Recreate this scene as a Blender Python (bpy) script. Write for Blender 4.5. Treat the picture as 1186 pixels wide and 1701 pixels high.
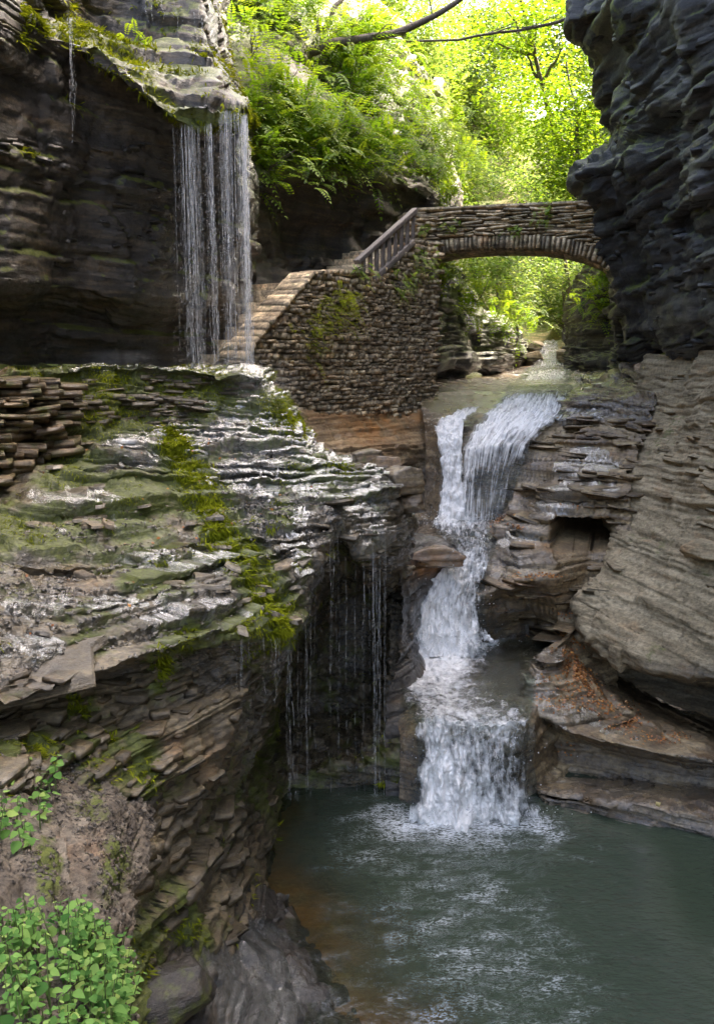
import bpy, math, random
import numpy as np
from mathutils import Vector, Matrix

for o in list(bpy.data.objects):
    bpy.data.objects.remove(o, do_unlink=True)
random.seed(7)
RNG = np.random.default_rng(11)
SC = bpy.context.scene
COL = SC.collection
R = math.radians

# ------------------------------------------------------------------ camera, sky, sun, exposure
CAM = np.array([0.0, 0.0, 6.2])
PITCH = R(10.4)
FPX, CX, CY = 1415.0, 593.0, 850.5          # focal length and centre in photo pixels (1186 x 1701)
cd = bpy.data.cameras.new('camera')
cam = bpy.data.objects.new('camera', cd)
COL.objects.link(cam)
cam.location = CAM
cam.rotation_euler = (math.pi / 2 - PITCH, 0, 0)
cd.sensor_fit = 'VERTICAL'
cd.angle_y = 2 * math.atan(CY / FPX)
cd.clip_start, cd.clip_end = 0.05, 600
SC.camera = cam

SUN_EL, SUN_AZ = R(50), R(65)               # azimuth from +Y towards +X
w = bpy.data.worlds.new('World')
SC.world = w
w.use_nodes = True
nt = w.node_tree
sky = nt.nodes.new('ShaderNodeTexSky')
sky.sky_type = 'NISHITA'
sky.sun_disc = False
sky.sun_elevation = SUN_EL
sky.sun_rotation = SUN_AZ
sky.air_density, sky.dust_density, sky.ozone_density = 1.0, 10.0, 0.0
bg = nt.nodes['Background']
bg.inputs[1].default_value = 0.15
nt.links.new(sky.outputs[0], bg.inputs[0])
sl = bpy.data.lights.new('sun', 'SUN')
sl.energy = 2.0
sl.angle = R(0.6)
sl.color = (1.0, 0.93, 0.80)
sun = bpy.data.objects.new('sun', sl)
COL.objects.link(sun)
sdir = Vector((math.sin(SUN_AZ) * math.cos(SUN_EL), math.cos(SUN_AZ) * math.cos(SUN_EL), math.sin(SUN_EL)))
sun.rotation_euler = sdir.to_track_quat('Z', 'Y').to_euler()
sun.location = (20, 20, 60)
SC.view_settings.view_transform = 'Standard'
SC.view_settings.look = 'None'
SC.view_settings.gamma = 1
SC.view_settings.exposure = 3.2
SC.cycles.max_bounces = 8
SC.cycles.diffuse_bounces = 4
SC.cycles.transparent_max_bounces = 16
SC.cycles.caustics_reflective = False
SC.cycles.caustics_refractive = False
SC.cycles.sample_clamp_indirect = 6.0

# ------------------------------------------------------------------ numeric helpers
_F = np.array([0, math.cos(PITCH), -math.sin(PITCH)])
_U = np.array([0, math.sin(PITCH), math.cos(PITCH)])


def ray(px, py):
    return _F + np.array([1.0, 0, 0]) * ((px - CX) / FPX) + _U * ((CY - py) / FPX)


def P(px, py, d):
    """world point that stands d metres ahead, where the survey of the photo puts it"""
    v = ray(px, py)
    return CAM + v * (d / v[1])


def PZ(px, py, z):
    v = ray(px, py)
    return CAM + v * ((z - CAM[2]) / v[2])


def proj(V):
    r = V - CAM
    f = r @ _F
    return CX + FPX * r[..., 0] / f, CY - FPX * (r @ _U) / f


def h01(*a, seed=0):
    h = np.uint32(2166136261) ^ np.uint32((seed * 2654435761) & 0xffffffff)
    for x in a:
        h = (h ^ (np.asarray(x).astype(np.int64) & 0xffffffff).astype(np.uint32)) * np.uint32(16777619)
        h = h ^ (h >> np.uint32(15))
        h = h * np.uint32(2246822519)
        h = h ^ (h >> np.uint32(13))
    return h.astype(np.float64) / 4294967295.0


np.seterr(over='ignore')


def vnoise(p, seed=0):
    i = np.floor(p)
    f = p - i
    f = f * f * (3 - 2 * f)
    i = i.astype(np.int64)
    x, y, z = i[..., 0], i[..., 1], i[..., 2]
    r = 0
    for dx in (0, 1):
        for dy in (0, 1):
            for dz in (0, 1):
                wgt = (f[..., 0] if dx else 1 - f[..., 0]) * (f[..., 1] if dy else 1 - f[..., 1]) * (f[..., 2] if dz else 1 - f[..., 2])
                r = r + wgt * h01(x + dx, y + dy, z + dz, seed=seed)
    return r * 2 - 1


def fbm(p, octv=4, seed=0, gain=0.5):
    a, s, r = 1.0, 1.0, 0
    for k in range(octv):
        r = r + a * vnoise(p * s + k * 17.3, seed + k)
        a *= gain
        s *= 2.03
    return r


def smooth(x, a, b):
    t = np.clip((x - a) / (b - a), 0, 1)
    return t * t * (3 - 2 * t)


def blur(V, n):
    for _ in range(n):
        Q = V.copy()
        Q[1:-1] = (V[:-2] + 2 * V[1:-1] + V[2:]) / 4
        V = Q.copy()
        V[:, 1:-1] = (Q[:, :-2] + 2 * Q[:, 1:-1] + Q[:, 2:]) / 4
    return V


def loft(rows, nu, nv, soften=4):
    """fine grid through rows of control points (px, py, depth) or world points ('w', x, y, z)"""
    G = np.array([[np.array(c[1:], float) if c[0] == 'w' else P(*c) for c in r] for r in rows])

    def resample(G, n):          # along axis 0
        d = np.linalg.norm(np.diff(G, axis=0), axis=2).mean(axis=1) + 1e-3
        t = np.concatenate([[0], np.cumsum(d ** 0.8)])
        t /= t[-1]
        s = np.linspace(0, 1, n)
        k = np.clip(np.searchsorted(t, s, side='right') - 1, 0, len(t) - 2)
        f = ((s - t[k]) / (t[k + 1] - t[k]))[:, None, None]
        return G[k] * (1 - f) + G[k + 1] * f
    V = resample(G, nv)
    V = resample(V.transpose(1, 0, 2), nu).transpose(1, 0, 2)
    return blur(V, soften)


def grid_normals(V, toward=None):
    du = np.gradient(V, axis=1)
    dv = np.gradient(V, axis=0)
    n = np.cross(du, dv)
    n /= np.linalg.norm(n, axis=2, keepdims=True) + 1e-9
    t = CAM if toward is None else np.asarray(toward)
    if (n * (t - V)).sum(axis=2).mean() < 0:
        n = -n
    return n


_lr = np.random.default_rng(5)


def _layers(lo, hi):
    t = [-12.0]
    while t[-1] < 45:
        t.append(t[-1] + _lr.uniform(lo, hi) * _lr.choice([0.5, 1, 1, 1.6]))
    return np.array(t)


COARSE = _layers(0.22, 0.55)
FINE = _layers(0.05, 0.13)
MID = _layers(0.10, 0.24)
THIN = _layers(0.045, 0.10)
BANK = _layers(0.07, 0.20)


def strata(V, n, a_coarse=0.16, a_fine=0.05, a_lump=0.12, a_grain=0.012, joint=0.9, seed=0, dip=(0.0, 0.0), warp=0.10,
           terrace=0.0, tt=None, mask=None):
    """push a surface out and in along its normal by bedding layers and their broken blocks"""
    x, y, z = V[..., 0], V[..., 1], V[..., 2]
    s = z + dip[0] * x + dip[1] * y + warp * vnoise(V * np.array([0.35, 0.35, 0.5]), seed + 90) + 0.025 * vnoise(V * 2.3, seed + 91)
    d = a_lump * fbm(V * 0.55, 3, seed + 3)

    def bed(table, amp, cell, sd, nd):
        k = np.clip(np.searchsorted(table, s) - 1, 0, len(table) - 2)
        f = (s - table[k]) / (table[k + 1] - table[k])
        ang = h01(k, seed=sd + 7) * 1.2
        jx = (x * np.cos(ang) + y * np.sin(ang)) / cell + 9 * h01(k, seed=sd + 1) + 0.35 * vnoise(V * 1.7 / cell, sd + 40)
        jy = (-x * np.sin(ang) + y * np.cos(ang)) / cell + 9 * h01(k, seed=sd + 2)
        base = h01(k, seed=sd + 3) - 0.5
        blk = h01(k, np.floor(jx), np.floor(jy), seed=sd + 4) - 0.5
        slow = vnoise(np.stack([x * 0.7, y * 0.7, k * 3.71], -1), sd + 5) * 0.5
        edge = np.minimum(f, 1 - f) * (table[k + 1] - table[k])
        return amp * (0.55 * base + 0.6 * blk + 0.8 * slow) - nd * np.exp(-(edge / 0.012) ** 2)
    d = d + bed(COARSE, a_coarse, joint, seed + 100, 0.06)
    d = d + bed(FINE, a_fine, joint * 0.42, seed + 200, 0.028)
    d = d + a_grain * fbm(V * 7.0, 3, seed + 60, 0.6)
    if mask is not None:
        px, py = proj(V)
        mk = mask(px, py)
        d = d * mk
    out = V + n * d[..., None]
    if terrace:                       # cut the slope back into shelves with upright, slightly overhanging fronts
        nb = blur(n.copy(), 12)
        nh = np.linalg.norm(nb[..., :2], axis=-1) + 1e-6
        table = MID if tt is None else tt
        k = np.clip(np.searchsorted(table, s) - 1, 0, len(table) - 2)
        h = table[k + 1] - table[k]
        f = (s - table[k]) / h
        kk = terrace * (0.45 + 1.1 * h01(k, seed=seed + 300)) * (1 + 0.5 * vnoise(np.stack([x * 0.6, y * 0.6, k * 2.3], -1), seed + 301))
        run = np.clip(h * np.clip(nb[..., 2], 0.12, 1) / nh, 0, 0.55) * smooth(nh, 0.12, 0.35)
        sh = kk * (f ** 0.8) * run - 0.10 * run
        if mask is not None:
            sh = sh * mk
        out[..., 0] += nb[..., 0] / nh * sh
        out[..., 1] += nb[..., 1] / nh * sh
    return out


# ------------------------------------------------------------------ object helpers
def tag(o, label=None, cat=None, group=None, kind=None):
    if label:
        o['label'] = label
    if cat:
        o['category'] = cat
    if group:
        o['group'] = group
    if kind:
        o['kind'] = kind
    return o


def mesh_np(name, V, F, mat=None, smooth_=False, attrs=None, uv=None):
    """mesh from numpy arrays; F is (n,3) or (n,4)"""
    V = np.asarray(V, dtype=np.float32).reshape(-1, 3)
    F = np.asarray(F, dtype=np.int32)
    n, k = F.shape
    me = bpy.data.meshes.new(name)
    me.vertices.add(len(V))
    me.vertices.foreach_set('co', V.ravel())
    me.loops.add(n * k)
    me.loops.foreach_set('vertex_index', F.ravel())
    me.polygons.add(n)
    me.polygons.foreach_set('loop_start', np.arange(0, n * k, k, dtype=np.int32))
    if smooth_:
        me.polygons.foreach_set('use_smooth', np.ones(n, dtype=bool))
    me.update(calc_edges=True)
    for a, val in (attrs or {}).items():
        at = me.attributes.new(a, 'FLOAT', 'POINT')
        at.data.foreach_set('value', np.asarray(val, dtype=np.float32).ravel())
    if uv is not None:
        l = me.uv_layers.new(name='uv')
        l.data.foreach_set('uv', np.asarray(uv, dtype=np.float32).reshape(-1, 2)[F.ravel()].ravel())
    if mat:
        me.materials.append(mat)
    me.validate()
    return me


def obj(name, me, parent=None):
    o = bpy.data.objects.new(name, me)
    COL.objects.link(o)
    if parent is not None:
        o.parent = parent
    return o


def empty(name, loc=(0, 0, 0)):
    o = bpy.data.objects.new(name, None)
    COL.objects.link(o)
    o.location = loc
    o.empty_display_size = 0.2
    return o


def grid_faces(nv, nu):
    i = np.arange(nv * nu).reshape(nv, nu)
    return np.stack([i[:-1, :-1], i[:-1, 1:], i[1:, 1:], i[1:, :-1]], -1).reshape(-1, 4)


def tube(points, radii, seg=6):
    """tapered tube: vertices and quads"""
    pts = np.asarray(points, float)
    n = len(pts)
    radii = np.broadcast_to(np.asarray(radii, float), (n,))
    t = np.gradient(pts, axis=0)
    t /= np.linalg.norm(t, axis=1, keepdims=True) + 1e-9
    ref = np.array([0.31, 0.17, 0.93]) if abs(t[:, 2]).mean() < 0.8 else np.array([1.0, 0.2, 0])
    a = np.cross(t, ref)
    a /= np.linalg.norm(a, axis=1, keepdims=True) + 1e-9
    b = np.cross(t, a)
    ang = np.linspace(0, 2 * math.pi, seg, endpoint=False)
    V = pts[:, None] + radii[:, None, None] * (np.cos(ang)[None, :, None] * a[:, None] + np.sin(ang)[None, :, None] * b[:, None])
    i = np.arange(n * seg).reshape(n, seg)
    j = np.roll(i, -1, axis=1)
    F = np.stack([i[:-1], j[:-1], j[1:], i[1:]], -1).reshape(-1, 4)
    return V.reshape(-1, 3), F


class Bag:
    """collects vertices and faces of one part"""
    def __init__(self):
        self.V, self.F, self.n, self.A = [], [], 0, []

    def add(self, V, F, a=None):
        V = np.asarray(V, float).reshape(-1, 3)
        self.V.append(V)
        self.F.append(np.asarray(F) + self.n)
        self.A.append(np.full(len(V), a if a is not None else 0.0) if np.isscalar(a) or a is None else np.asarray(a).ravel())
        self.n += len(V)

    def mesh(self, name, mat, smooth_=False):
        return mesh_np(name, np.concatenate(self.V), np.concatenate(self.F), mat, smooth_, {'rnd': np.concatenate(self.A)})


# ------------------------------------------------------------------ materials
def nmat(name):
    m = bpy.data.materials.new(name)
    m.use_nodes = True
    nt = m.node_tree
    nt.nodes.clear()
    out = nt.nodes.new('ShaderNodeOutputMaterial')
    return m, nt, out


def N(nt, typ, **kw):
    n = nt.nodes.new('ShaderNode' + typ)
    for k, v in kw.items():
        if hasattr(n, k) and not k.startswith('i_'):
            setattr(n, k, v)
    return n


def L(nt, a, b):
    nt.links.new(a, b)


def ramp(nt, fac, stops):
    r = N(nt, 'ValToRGB')
    el = r.color_ramp.elements
    while len(el) < len(stops):
        el.new(0.5)
    for e, (p, c) in zip(el, stops):
        e.position = p
        e.color = (*c, 1) if len(c) == 3 else c
    L(nt, fac, r.inputs[0])
    return r.outputs[0]


def math_(nt, op, a, b=None, clamp=False):
    n = N(nt, 'Math', operation=op)
    n.use_clamp = clamp
    for i, v in enumerate((a, b)):
        if v is None:
            continue
        if isinstance(v, (int, float)):
            n.inputs[i].default_value = v
        else:
            L(nt, v, n.inputs[i])
    return n.outputs[0]


def mixc(nt, fac, a, b, mode='MIX'):
    n = N(nt, 'Mix', data_type='RGBA', blend_type=mode)
    if isinstance(fac, (int, float)):
        n.inputs[0].default_value = fac
    else:
        L(nt, fac, n.inputs[0])
    for i, v in ((6, a), (7, b)):
        if isinstance(v, tuple):
            n.inputs[i].default_value = (*v, 1)
        else:
            L(nt, v, n.inputs[i])
    return n.outputs[2]


def noise(nt, vec, scale, detail=4, rough=0.55, stretch=None):
    if stretch:
        m = N(nt, 'VectorMath', operation='MULTIPLY')
        L(nt, vec, m.inputs[0])
        m.inputs[1].default_value = stretch
        vec = m.outputs[0]
    n = N(nt, 'TexNoise')
    n.inputs['Scale'].default_value = scale
    n.inputs['Detail'].default_value = detail
    n.inputs['Roughness'].default_value = rough
    L(nt, vec, n.inputs['Vector'])
    return n.outputs[0]


def attr(nt, name):
    a = N(nt, 'Attribute')
    a.attribute_name = name
    return a.outputs['Fac']


def rock_mat(name, dark, mid, light, rough=0.75, wet_rough=0.2, moss_a=(0.030, 0.036, 0.008), moss_b=(0.13, 0.15, 0.020),
             stain=(0.40, 0.18, 0.05), bump=0.5, obj_var=False, grain=0.75, warm=(1.14, 1.03, 0.80)):
    m, nt, out = nmat(name)
    dark, mid, light = (tuple(a * b for a, b in zip(c, warm)) for c in (dark, mid, light))
    geo = N(nt, 'NewGeometry')
    pos = geo.outputs['Position']
    n1 = noise(nt, pos, 1.0, 7, 0.62, (1.1, 1.1, 11.0))
    n2 = noise(nt, pos, 1.3, 5, 0.6)
    n3 = noise(nt, pos, 16.0, 5, 0.65)
    c = ramp(nt, n1, [(0.37, dark), (0.5, mid), (0.62, light)])
    c = mixc(nt, ramp(nt, n2, [(0.35, (0, 0, 0)), (0.65, (1, 1, 1))]), c, mixc(nt, 0.5, c, mid), 'MIX')
    c = mixc(nt, grain, c, ramp(nt, n3, [(0.36, (0.35, 0.34, 0.33)), (0.5, (0.95, 0.95, 0.95)), (0.64, (1.5, 1.46, 1.4))]), 'MULTIPLY')
    # rusty seams
    n5 = noise(nt, pos, 0.9, 5, 0.6, (1, 1, 4.0))
    c = mixc(nt, ramp(nt, n5, [(0.58, (0, 0, 0)), (0.72, (0.5, 0.5, 0.5))]), c, mixc(nt, 1.0, c, (1.35, 0.92, 0.62), 'MULTIPLY'))
    if obj_var:
        oi = N(nt, 'ObjectInfo')
        vo = N(nt, 'TexVoronoi')
        vo.inputs['Scale'].default_value = 7.0
        L(nt, pos, vo.inputs['Vector'])
        sp_ = N(nt, 'SeparateColor')
        L(nt, vo.outputs['Color'], sp_.inputs[0])
        c = mixc(nt, 0.85, c, ramp(nt, sp_.outputs[0], [(0, (0.45, 0.43, 0.40)), (0.5, (1.0, 0.96, 0.9)), (1, (1.5, 1.45, 1.35))]), 'MULTIPLY')
        c = mixc(nt, 0.8, c, ramp(nt, oi.outputs['Random'], [(0, (0.5, 0.48, 0.47)), (0.4, (0.9, 0.86, 0.8)), (0.75, (1.15, 1.05, 0.95)), (1, (1.5, 1.4, 1.25))]), 'MULTIPLY')
    wet = attr(nt, 'wet')
    wetn = math_(nt, 'MULTIPLY', wet, ramp(nt, noise(nt, pos, 2.4, 5, 0.6), [(0.3, (0.25,) * 3), (0.55, (1, 1, 1))]), True)
    c = mixc(nt, wetn, c, mixc(nt, 1.0, c, (0.42, 0.42, 0.44), 'MULTIPLY'))
    st = attr(nt, 'stain')
    stn = math_(nt, 'MULTIPLY', st, ramp(nt, noise(nt, pos, 3.0, 4, 0.6), [(0.3, (0.1,) * 3), (0.6, (1, 1, 1))]), True)
    c = mixc(nt, stn, c, stain)
    ms = attr(nt, 'moss')
    mn = noise(nt, pos, 5.0, 6, 0.68)
    mm = math_(nt, 'MULTIPLY', math_(nt, 'SUBTRACT', math_(nt, 'ADD', ms, mn), 0.92), 5.0, True)
    mcol = ramp(nt, noise(nt, pos, 22.0, 4, 0.7), [(0.28, moss_a), (0.72, moss_b)])
    c = mixc(nt, mm, c, mcol)
    p = N(nt, 'BsdfPrincipled')
    L(nt, c, p.inputs['Base Color'])
    rr = N(nt, 'Mix', data_type='FLOAT')
    rr.inputs[2].default_value, rr.inputs[3].default_value = rough, wet_rough
    L(nt, math_(nt, 'MULTIPLY', wetn, math_(nt, 'SUBTRACT', 1.0, math_(nt, 'MULTIPLY', mm, 0.8))), rr.inputs[0])
    L(nt, rr.outputs[0], p.inputs['Roughness'])
    L(nt, math_(nt, 'MULTIPLY', wetn, math_(nt, 'SUBTRACT', 1.0, math_(nt, 'MULTIPLY', mm, 0.7))), p.inputs['Coat Weight'])
    p.inputs['Coat Roughness'].default_value = 0.06
    p.inputs['Coat IOR'].default_value = 1.75
    bc = N(nt, 'Bump')
    bc.inputs['Strength'].default_value = 0.9
    bc.inputs['Distance'].default_value = 0.11
    L(nt, noise(nt, pos, 9.0, 5, 0.62, (1, 1, 2.2)), bc.inputs['Height'])
    L(nt, bc.outputs[0], p.inputs['Coat Normal'])
    b1 = N(nt, 'Bump')
    b1.inputs['Strength'].default_value = bump
    b1.inputs['Distance'].default_value = 0.03
    hgt = math_(nt, 'ADD', math_(nt, 'MULTIPLY', n3, 0.6), math_(nt, 'ADD', math_(nt, 'MULTIPLY', noise(nt, pos, 4.0, 6, 0.7, (1, 1, 7)), 0.9), math_(nt, 'MULTIPLY', noise(nt, pos, 60, 3, 0.6), 0.25)))
    L(nt, hgt, b1.inputs['Height'])
    L(nt, b1.outputs[0], p.inputs['Normal'])
    L(nt, p.outputs[0], out.inputs[0])
    return m


def leaf_mat(name, stops, trans=0.5, gloss=0.12, use_obj=False, tcol=1.3):
    m, nt, out = nmat(name)
    if use_obj:
        f = N(nt, 'ObjectInfo').outputs['Random']
    else:
        f = attr(nt, 'rnd')
    c = ramp(nt, f, stops)
    geo = N(nt, 'NewGeometry')
    c = mixc(nt, 0.5, c, ramp(nt, noise(nt, geo.outputs['Position'], 3.0, 3, 0.6), [(0.3, (0.55, 0.6, 0.5)), (0.7, (1.2, 1.15, 1.0))]), 'MULTIPLY')
    d = N(nt, 'BsdfDiffuse')
    L(nt, c, d.inputs[0])
    t = N(nt, 'BsdfTranslucent')
    L(nt, mixc(nt, 1.0, c, (tcol, tcol, tcol * 0.55), 'MULTIPLY'), t.inputs[0])
    mx = N(nt, 'MixShader')
    mx.inputs[0].default_value = trans
    L(nt, d.outputs[0], mx.inputs[1])
    L(nt, t.outputs[0], mx.inputs[2])
    g = N(nt, 'BsdfGlossy')
    g.inputs['Roughness'].default_value = 0.55
    fr = N(nt, 'Fresnel')
    fr.inputs[0].default_value = 1.4
    mg = N(nt, 'MixShader')
    L(nt, math_(nt, 'MULTIPLY', fr.outputs[0], gloss * 0.9, True), mg.inputs[0])
    L(nt, mx.outputs[0], mg.inputs[1])
    L(nt, g.outputs[0], mg.inputs[2])
    L(nt, mg.outputs[0], out.inputs[0])
    return m


def plain_mat(name, stops, scale=6.0, stretch=None, rough=0.7, bump=0.3):
    m, nt, out = nmat(name)
    tc = N(nt, 'TexCoord')
    n1 = noise(nt, tc.outputs['Object'], scale, 6, 0.65, stretch)
    p = N(nt, 'BsdfPrincipled')
    L(nt, ramp(nt, n1, stops), p.inputs['Base Color'])
    p.inputs['Roughness'].default_value = rough
    b = N(nt, 'Bump')
    b.inputs['Strength'].default_value = bump
    b.inputs['Distance'].default_value = 0.02
    L(nt, n1, b.inputs['Height'])
    L(nt, b.outputs[0], p.inputs['Normal'])
    L(nt, p.outputs[0], out.inputs[0])
    return m


def flow_mat(name, uscale=26.0, vscale=3.0, tint=(0.78, 0.84, 0.86), hard=3.5, wu=0.65, wb=0.45, cut=1.05, band=1.0, refl=1.4, grough=0.16):
    """running water: clear where thin, white where it is broken up (vertex value foam)"""
    m, nt, out = nmat(name)
    uv = N(nt, 'UVMap')
    geo = N(nt, 'NewGeometry')
    ns = noise(nt, uv.outputs[0], 1.0, 6, 0.65, (uscale, vscale, 1))
    nb = noise(nt, geo.outputs['Position'], 9.0 / band ** 0.5, 5, 0.7, (1, 1, band))
    f = attr(nt, 'foam')
    k = math_(nt, 'ADD', math_(nt, 'MULTIPLY', ns, wu), math_(nt, 'MULTIPLY', nb, wb))
    fm = math_(nt, 'MULTIPLY', math_(nt, 'SUBTRACT', math_(nt, 'ADD', f, k), cut), hard, True)
    white = N(nt, 'BsdfPrincipled')
    white.inputs['Base Color'].default_value = (0.90, 0.88, 0.85, 1)
    white.inputs['Roughness'].default_value = 0.45
    white.inputs['Subsurface Weight'].default_value = 0.0
    tr = N(nt, 'BsdfTransparent')
    tr.inputs[0].default_value = (*tint, 1)
    gl = N(nt, 'BsdfGlossy')
    gl.inputs['Roughness'].default_value = grough
    fr = N(nt, 'Fresnel')
    fr.inputs[0].default_value = 1.33
    b = N(nt, 'Bump')
    b.inputs['Strength'].default_value = 0.8
    b.inputs['Distance'].default_value = 0.05
    L(nt, math_(nt, 'ADD', ns, nb), b.inputs['Height'])
    for q in (gl, white, fr):
        L(nt, b.outputs[0], q.inputs['Normal'])
    clear = N(nt, 'MixShader')
    L(nt, math_(nt, 'MULTIPLY', fr.outputs[0], refl, True), clear.inputs[0])
    L(nt, tr.outputs[0], clear.inputs[1])
    L(nt, gl.outputs[0], clear.inputs[2])
    mx = N(nt, 'MixShader')
    L(nt, fm, mx.inputs[0])
    L(nt, clear.outputs[0], mx.inputs[1])
    L(nt, white.outputs[0], mx.inputs[2])
    L(nt, mx.outputs[0], out.inputs[0])
    return m


M = {}
M['slab'] = rock_mat('wet_shale', (0.062, 0.052, 0.036), (0.130, 0.110, 0.078), (0.23, 0.20, 0.150), 0.6, 0.12, bump=0.9)
M['dark'] = rock_mat('dark_wet_shale', (0.010, 0.009, 0.010), (0.029, 0.024, 0.021), (0.085, 0.066, 0.044), 0.6, 0.25, bump=0.7)  # dark wet rock, lowered further to put the left wall's shadow into colour
M['cliff'] = rock_mat('grey_cliff_shale', (0.009, 0.009, 0.010), (0.023, 0.022, 0.022), (0.064, 0.059, 0.050), 0.7, 0.3, bump=0.8, warm=(1, 1, 1))  # dark rock, lowered further so the overhang's shadow sits in the colour
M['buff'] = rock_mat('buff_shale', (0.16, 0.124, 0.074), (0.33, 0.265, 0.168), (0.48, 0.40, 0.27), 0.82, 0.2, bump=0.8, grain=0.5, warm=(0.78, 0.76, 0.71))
M['bank'] = rock_mat('stream_shale', (0.075, 0.053, 0.036), (0.18, 0.140, 0.095), (0.33, 0.275, 0.195), 0.55, 0.14, bump=0.6)
M['soil'] = rock_mat('gravel_soil', (0.06, 0.046, 0.034), (0.135, 0.108, 0.082), (0.24, 0.205, 0.165), 0.85, 0.4, bump=1.0, warm=(1, 1, 0.95))
M['masonry'] = rock_mat('masonry_stone', (0.23, 0.19, 0.145), (0.43, 0.37, 0.285), (0.60, 0.53, 0.42), 0.85, 0.3, bump=0.6, obj_var=True, warm=(1.0, 0.98, 0.9))
M['mortar'] = rock_mat('wall_core', (0.09, 0.075, 0.06), (0.15, 0.128, 0.10), (0.22, 0.19, 0.155), 0.9, 0.4)
M['hill'] = rock_mat('wooded_slope', (0.05, 0.06, 0.02), (0.12, 0.13, 0.045), (0.24, 0.20, 0.12), 0.9, 0.5)
M['wood'] = plain_mat('weathered_wood', [(0.3, (0.09, 0.07, 0.06)), (0.7, (0.26, 0.22, 0.19))], 5, (6, 6, 1), 0.8)
M['bark'] = plain_mat('bark', [(0.3, (0.06, 0.045, 0.035)), (0.7, (0.17, 0.14, 0.11))], 8, (3, 3, 1), 0.9, 0.6)
M['flow'] = flow_mat('white_water')
M['streak'] = flow_mat('streaming_water', 34.0, 0.9, hard=3.0, wu=0.95, wb=0.18)
M['veil'] = flow_mat('veil_of_water', 26.0, 1.6, hard=1.6, wu=0.5, wb=0.65, band=4.0, refl=0.62, grough=0.2, tint=(0.9, 0.92, 0.93))
M['clear'] = flow_mat('shallow_water', 9.0, 4.0, (0.72, 0.80, 0.74), 3.0, 0.5, 0.6)
M['far_leaf'] = leaf_mat('sunlit_leaves', [(0, (0.09, 0.165, 0.035)), (0.5, (0.18, 0.265, 0.07)), (1, (0.33, 0.35, 0.14))], 0.55, 0.05)
M['tree_leaf'] = leaf_mat('tree_leaves', [(0, (0.09, 0.18, 0.012)), (0.5, (0.19, 0.30, 0.02)), (1, (0.32, 0.38, 0.03))], 0.55, 0.05)
M['fern'] = leaf_mat('fern_fronds', [(0, (0.08, 0.17, 0.014)), (0.5, (0.19, 0.30, 0.022)), (1, (0.34, 0.42, 0.035))], 0.5, 0.03)
M['moss'] = leaf_mat('moss_strands', [(0, (0.07, 0.085, 0.006)), (0.5, (0.19, 0.22, 0.014)), (1, (0.34, 0.36, 0.025))], 0.25, 0.0)
M['plant'] = leaf_mat('plant_leaves', [(0, (0.05, 0.13, 0.03)), (0.3, (0.12, 0.25, 0.06)), (0.7, (0.20, 0.35, 0.09)), (1, (0.34, 0.45, 0.13))], 0.3, 0.12, use_obj=True)
M['stem'] = plain_mat('plant_stem', [(0.3, (0.08, 0.13, 0.03)), (0.7, (0.16, 0.2, 0.06))], 9)
M['litter'] = leaf_mat('dead_leaves', [(0, (0.14, 0.05, 0.02)), (0.5, (0.42, 0.16, 0.05)), (1, (0.55, 0.28, 0.09))], 0.15, 0.1)
M['yellow_leaf'] = plain_mat('yellow_leaf', [(0.3, (0.42, 0.30, 0.10)), (0.7, (0.62, 0.48, 0.20))], 14)

# ------------------------------------------------------------------ the gorge: rock sheets
def blobs(px, py, lst):
    m = np.zeros_like(px)
    for (x, y, rx, ry, a) in lst:
        m = np.maximum(m, a * np.exp(-(((px - x) / rx) ** 2 + ((py - y) / ry) ** 2)))
    return m


def rock_sheet(name, rows, nu, nv, mat, soften=4, toward=None, moss=None, wet=None, stain=None, post=None, **kw):
    V = loft(rows, nu, nv, soften)
    n = grid_normals(V, toward)
    V = strata(V, n, **kw)
    if post:
        V = post(V)
    n2 = grid_normals(V, toward)
    px, py = proj(V)
    z0 = np.zeros(px.shape)
    up = n2[..., 2]
    A = {'moss': moss(px, py, up, V) if moss else z0, 'wet': wet(px, py, up, V) if wet else z0,
         'stain': stain(px, py, up, V) if stain else z0}
    F = grid_faces(nv, nu)
    if (np.cross(V[0, 1] - V[0, 0], V[1, 0] - V[0, 0]) @ n2[0, 0]) < 0:
        F = F[:, ::-1]
    o = obj(name, mesh_np(name, V, F, M[mat], False, A))
    tag(o, kind='structure')
    return o, V, n2, A


def ZP(px, py, z):
    return ('w', *PZ(px, py, z))


def W(px, py, d, z):
    p = P(px, py, d)
    return ('w', p[0], p[1], z)


# ---- far ground, so that nothing is left open below or behind
g = 24
gx, gy = np.meshgrid(np.linspace(-160, 160, g), np.linspace(-40, 280, g))
gV = np.stack([gx, gy, np.full_like(gx, -1.6)], -1)
tag(obj('ground', mesh_np('ground', gV, grid_faces(g, g), M['soil'])), kind='structure')

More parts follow.
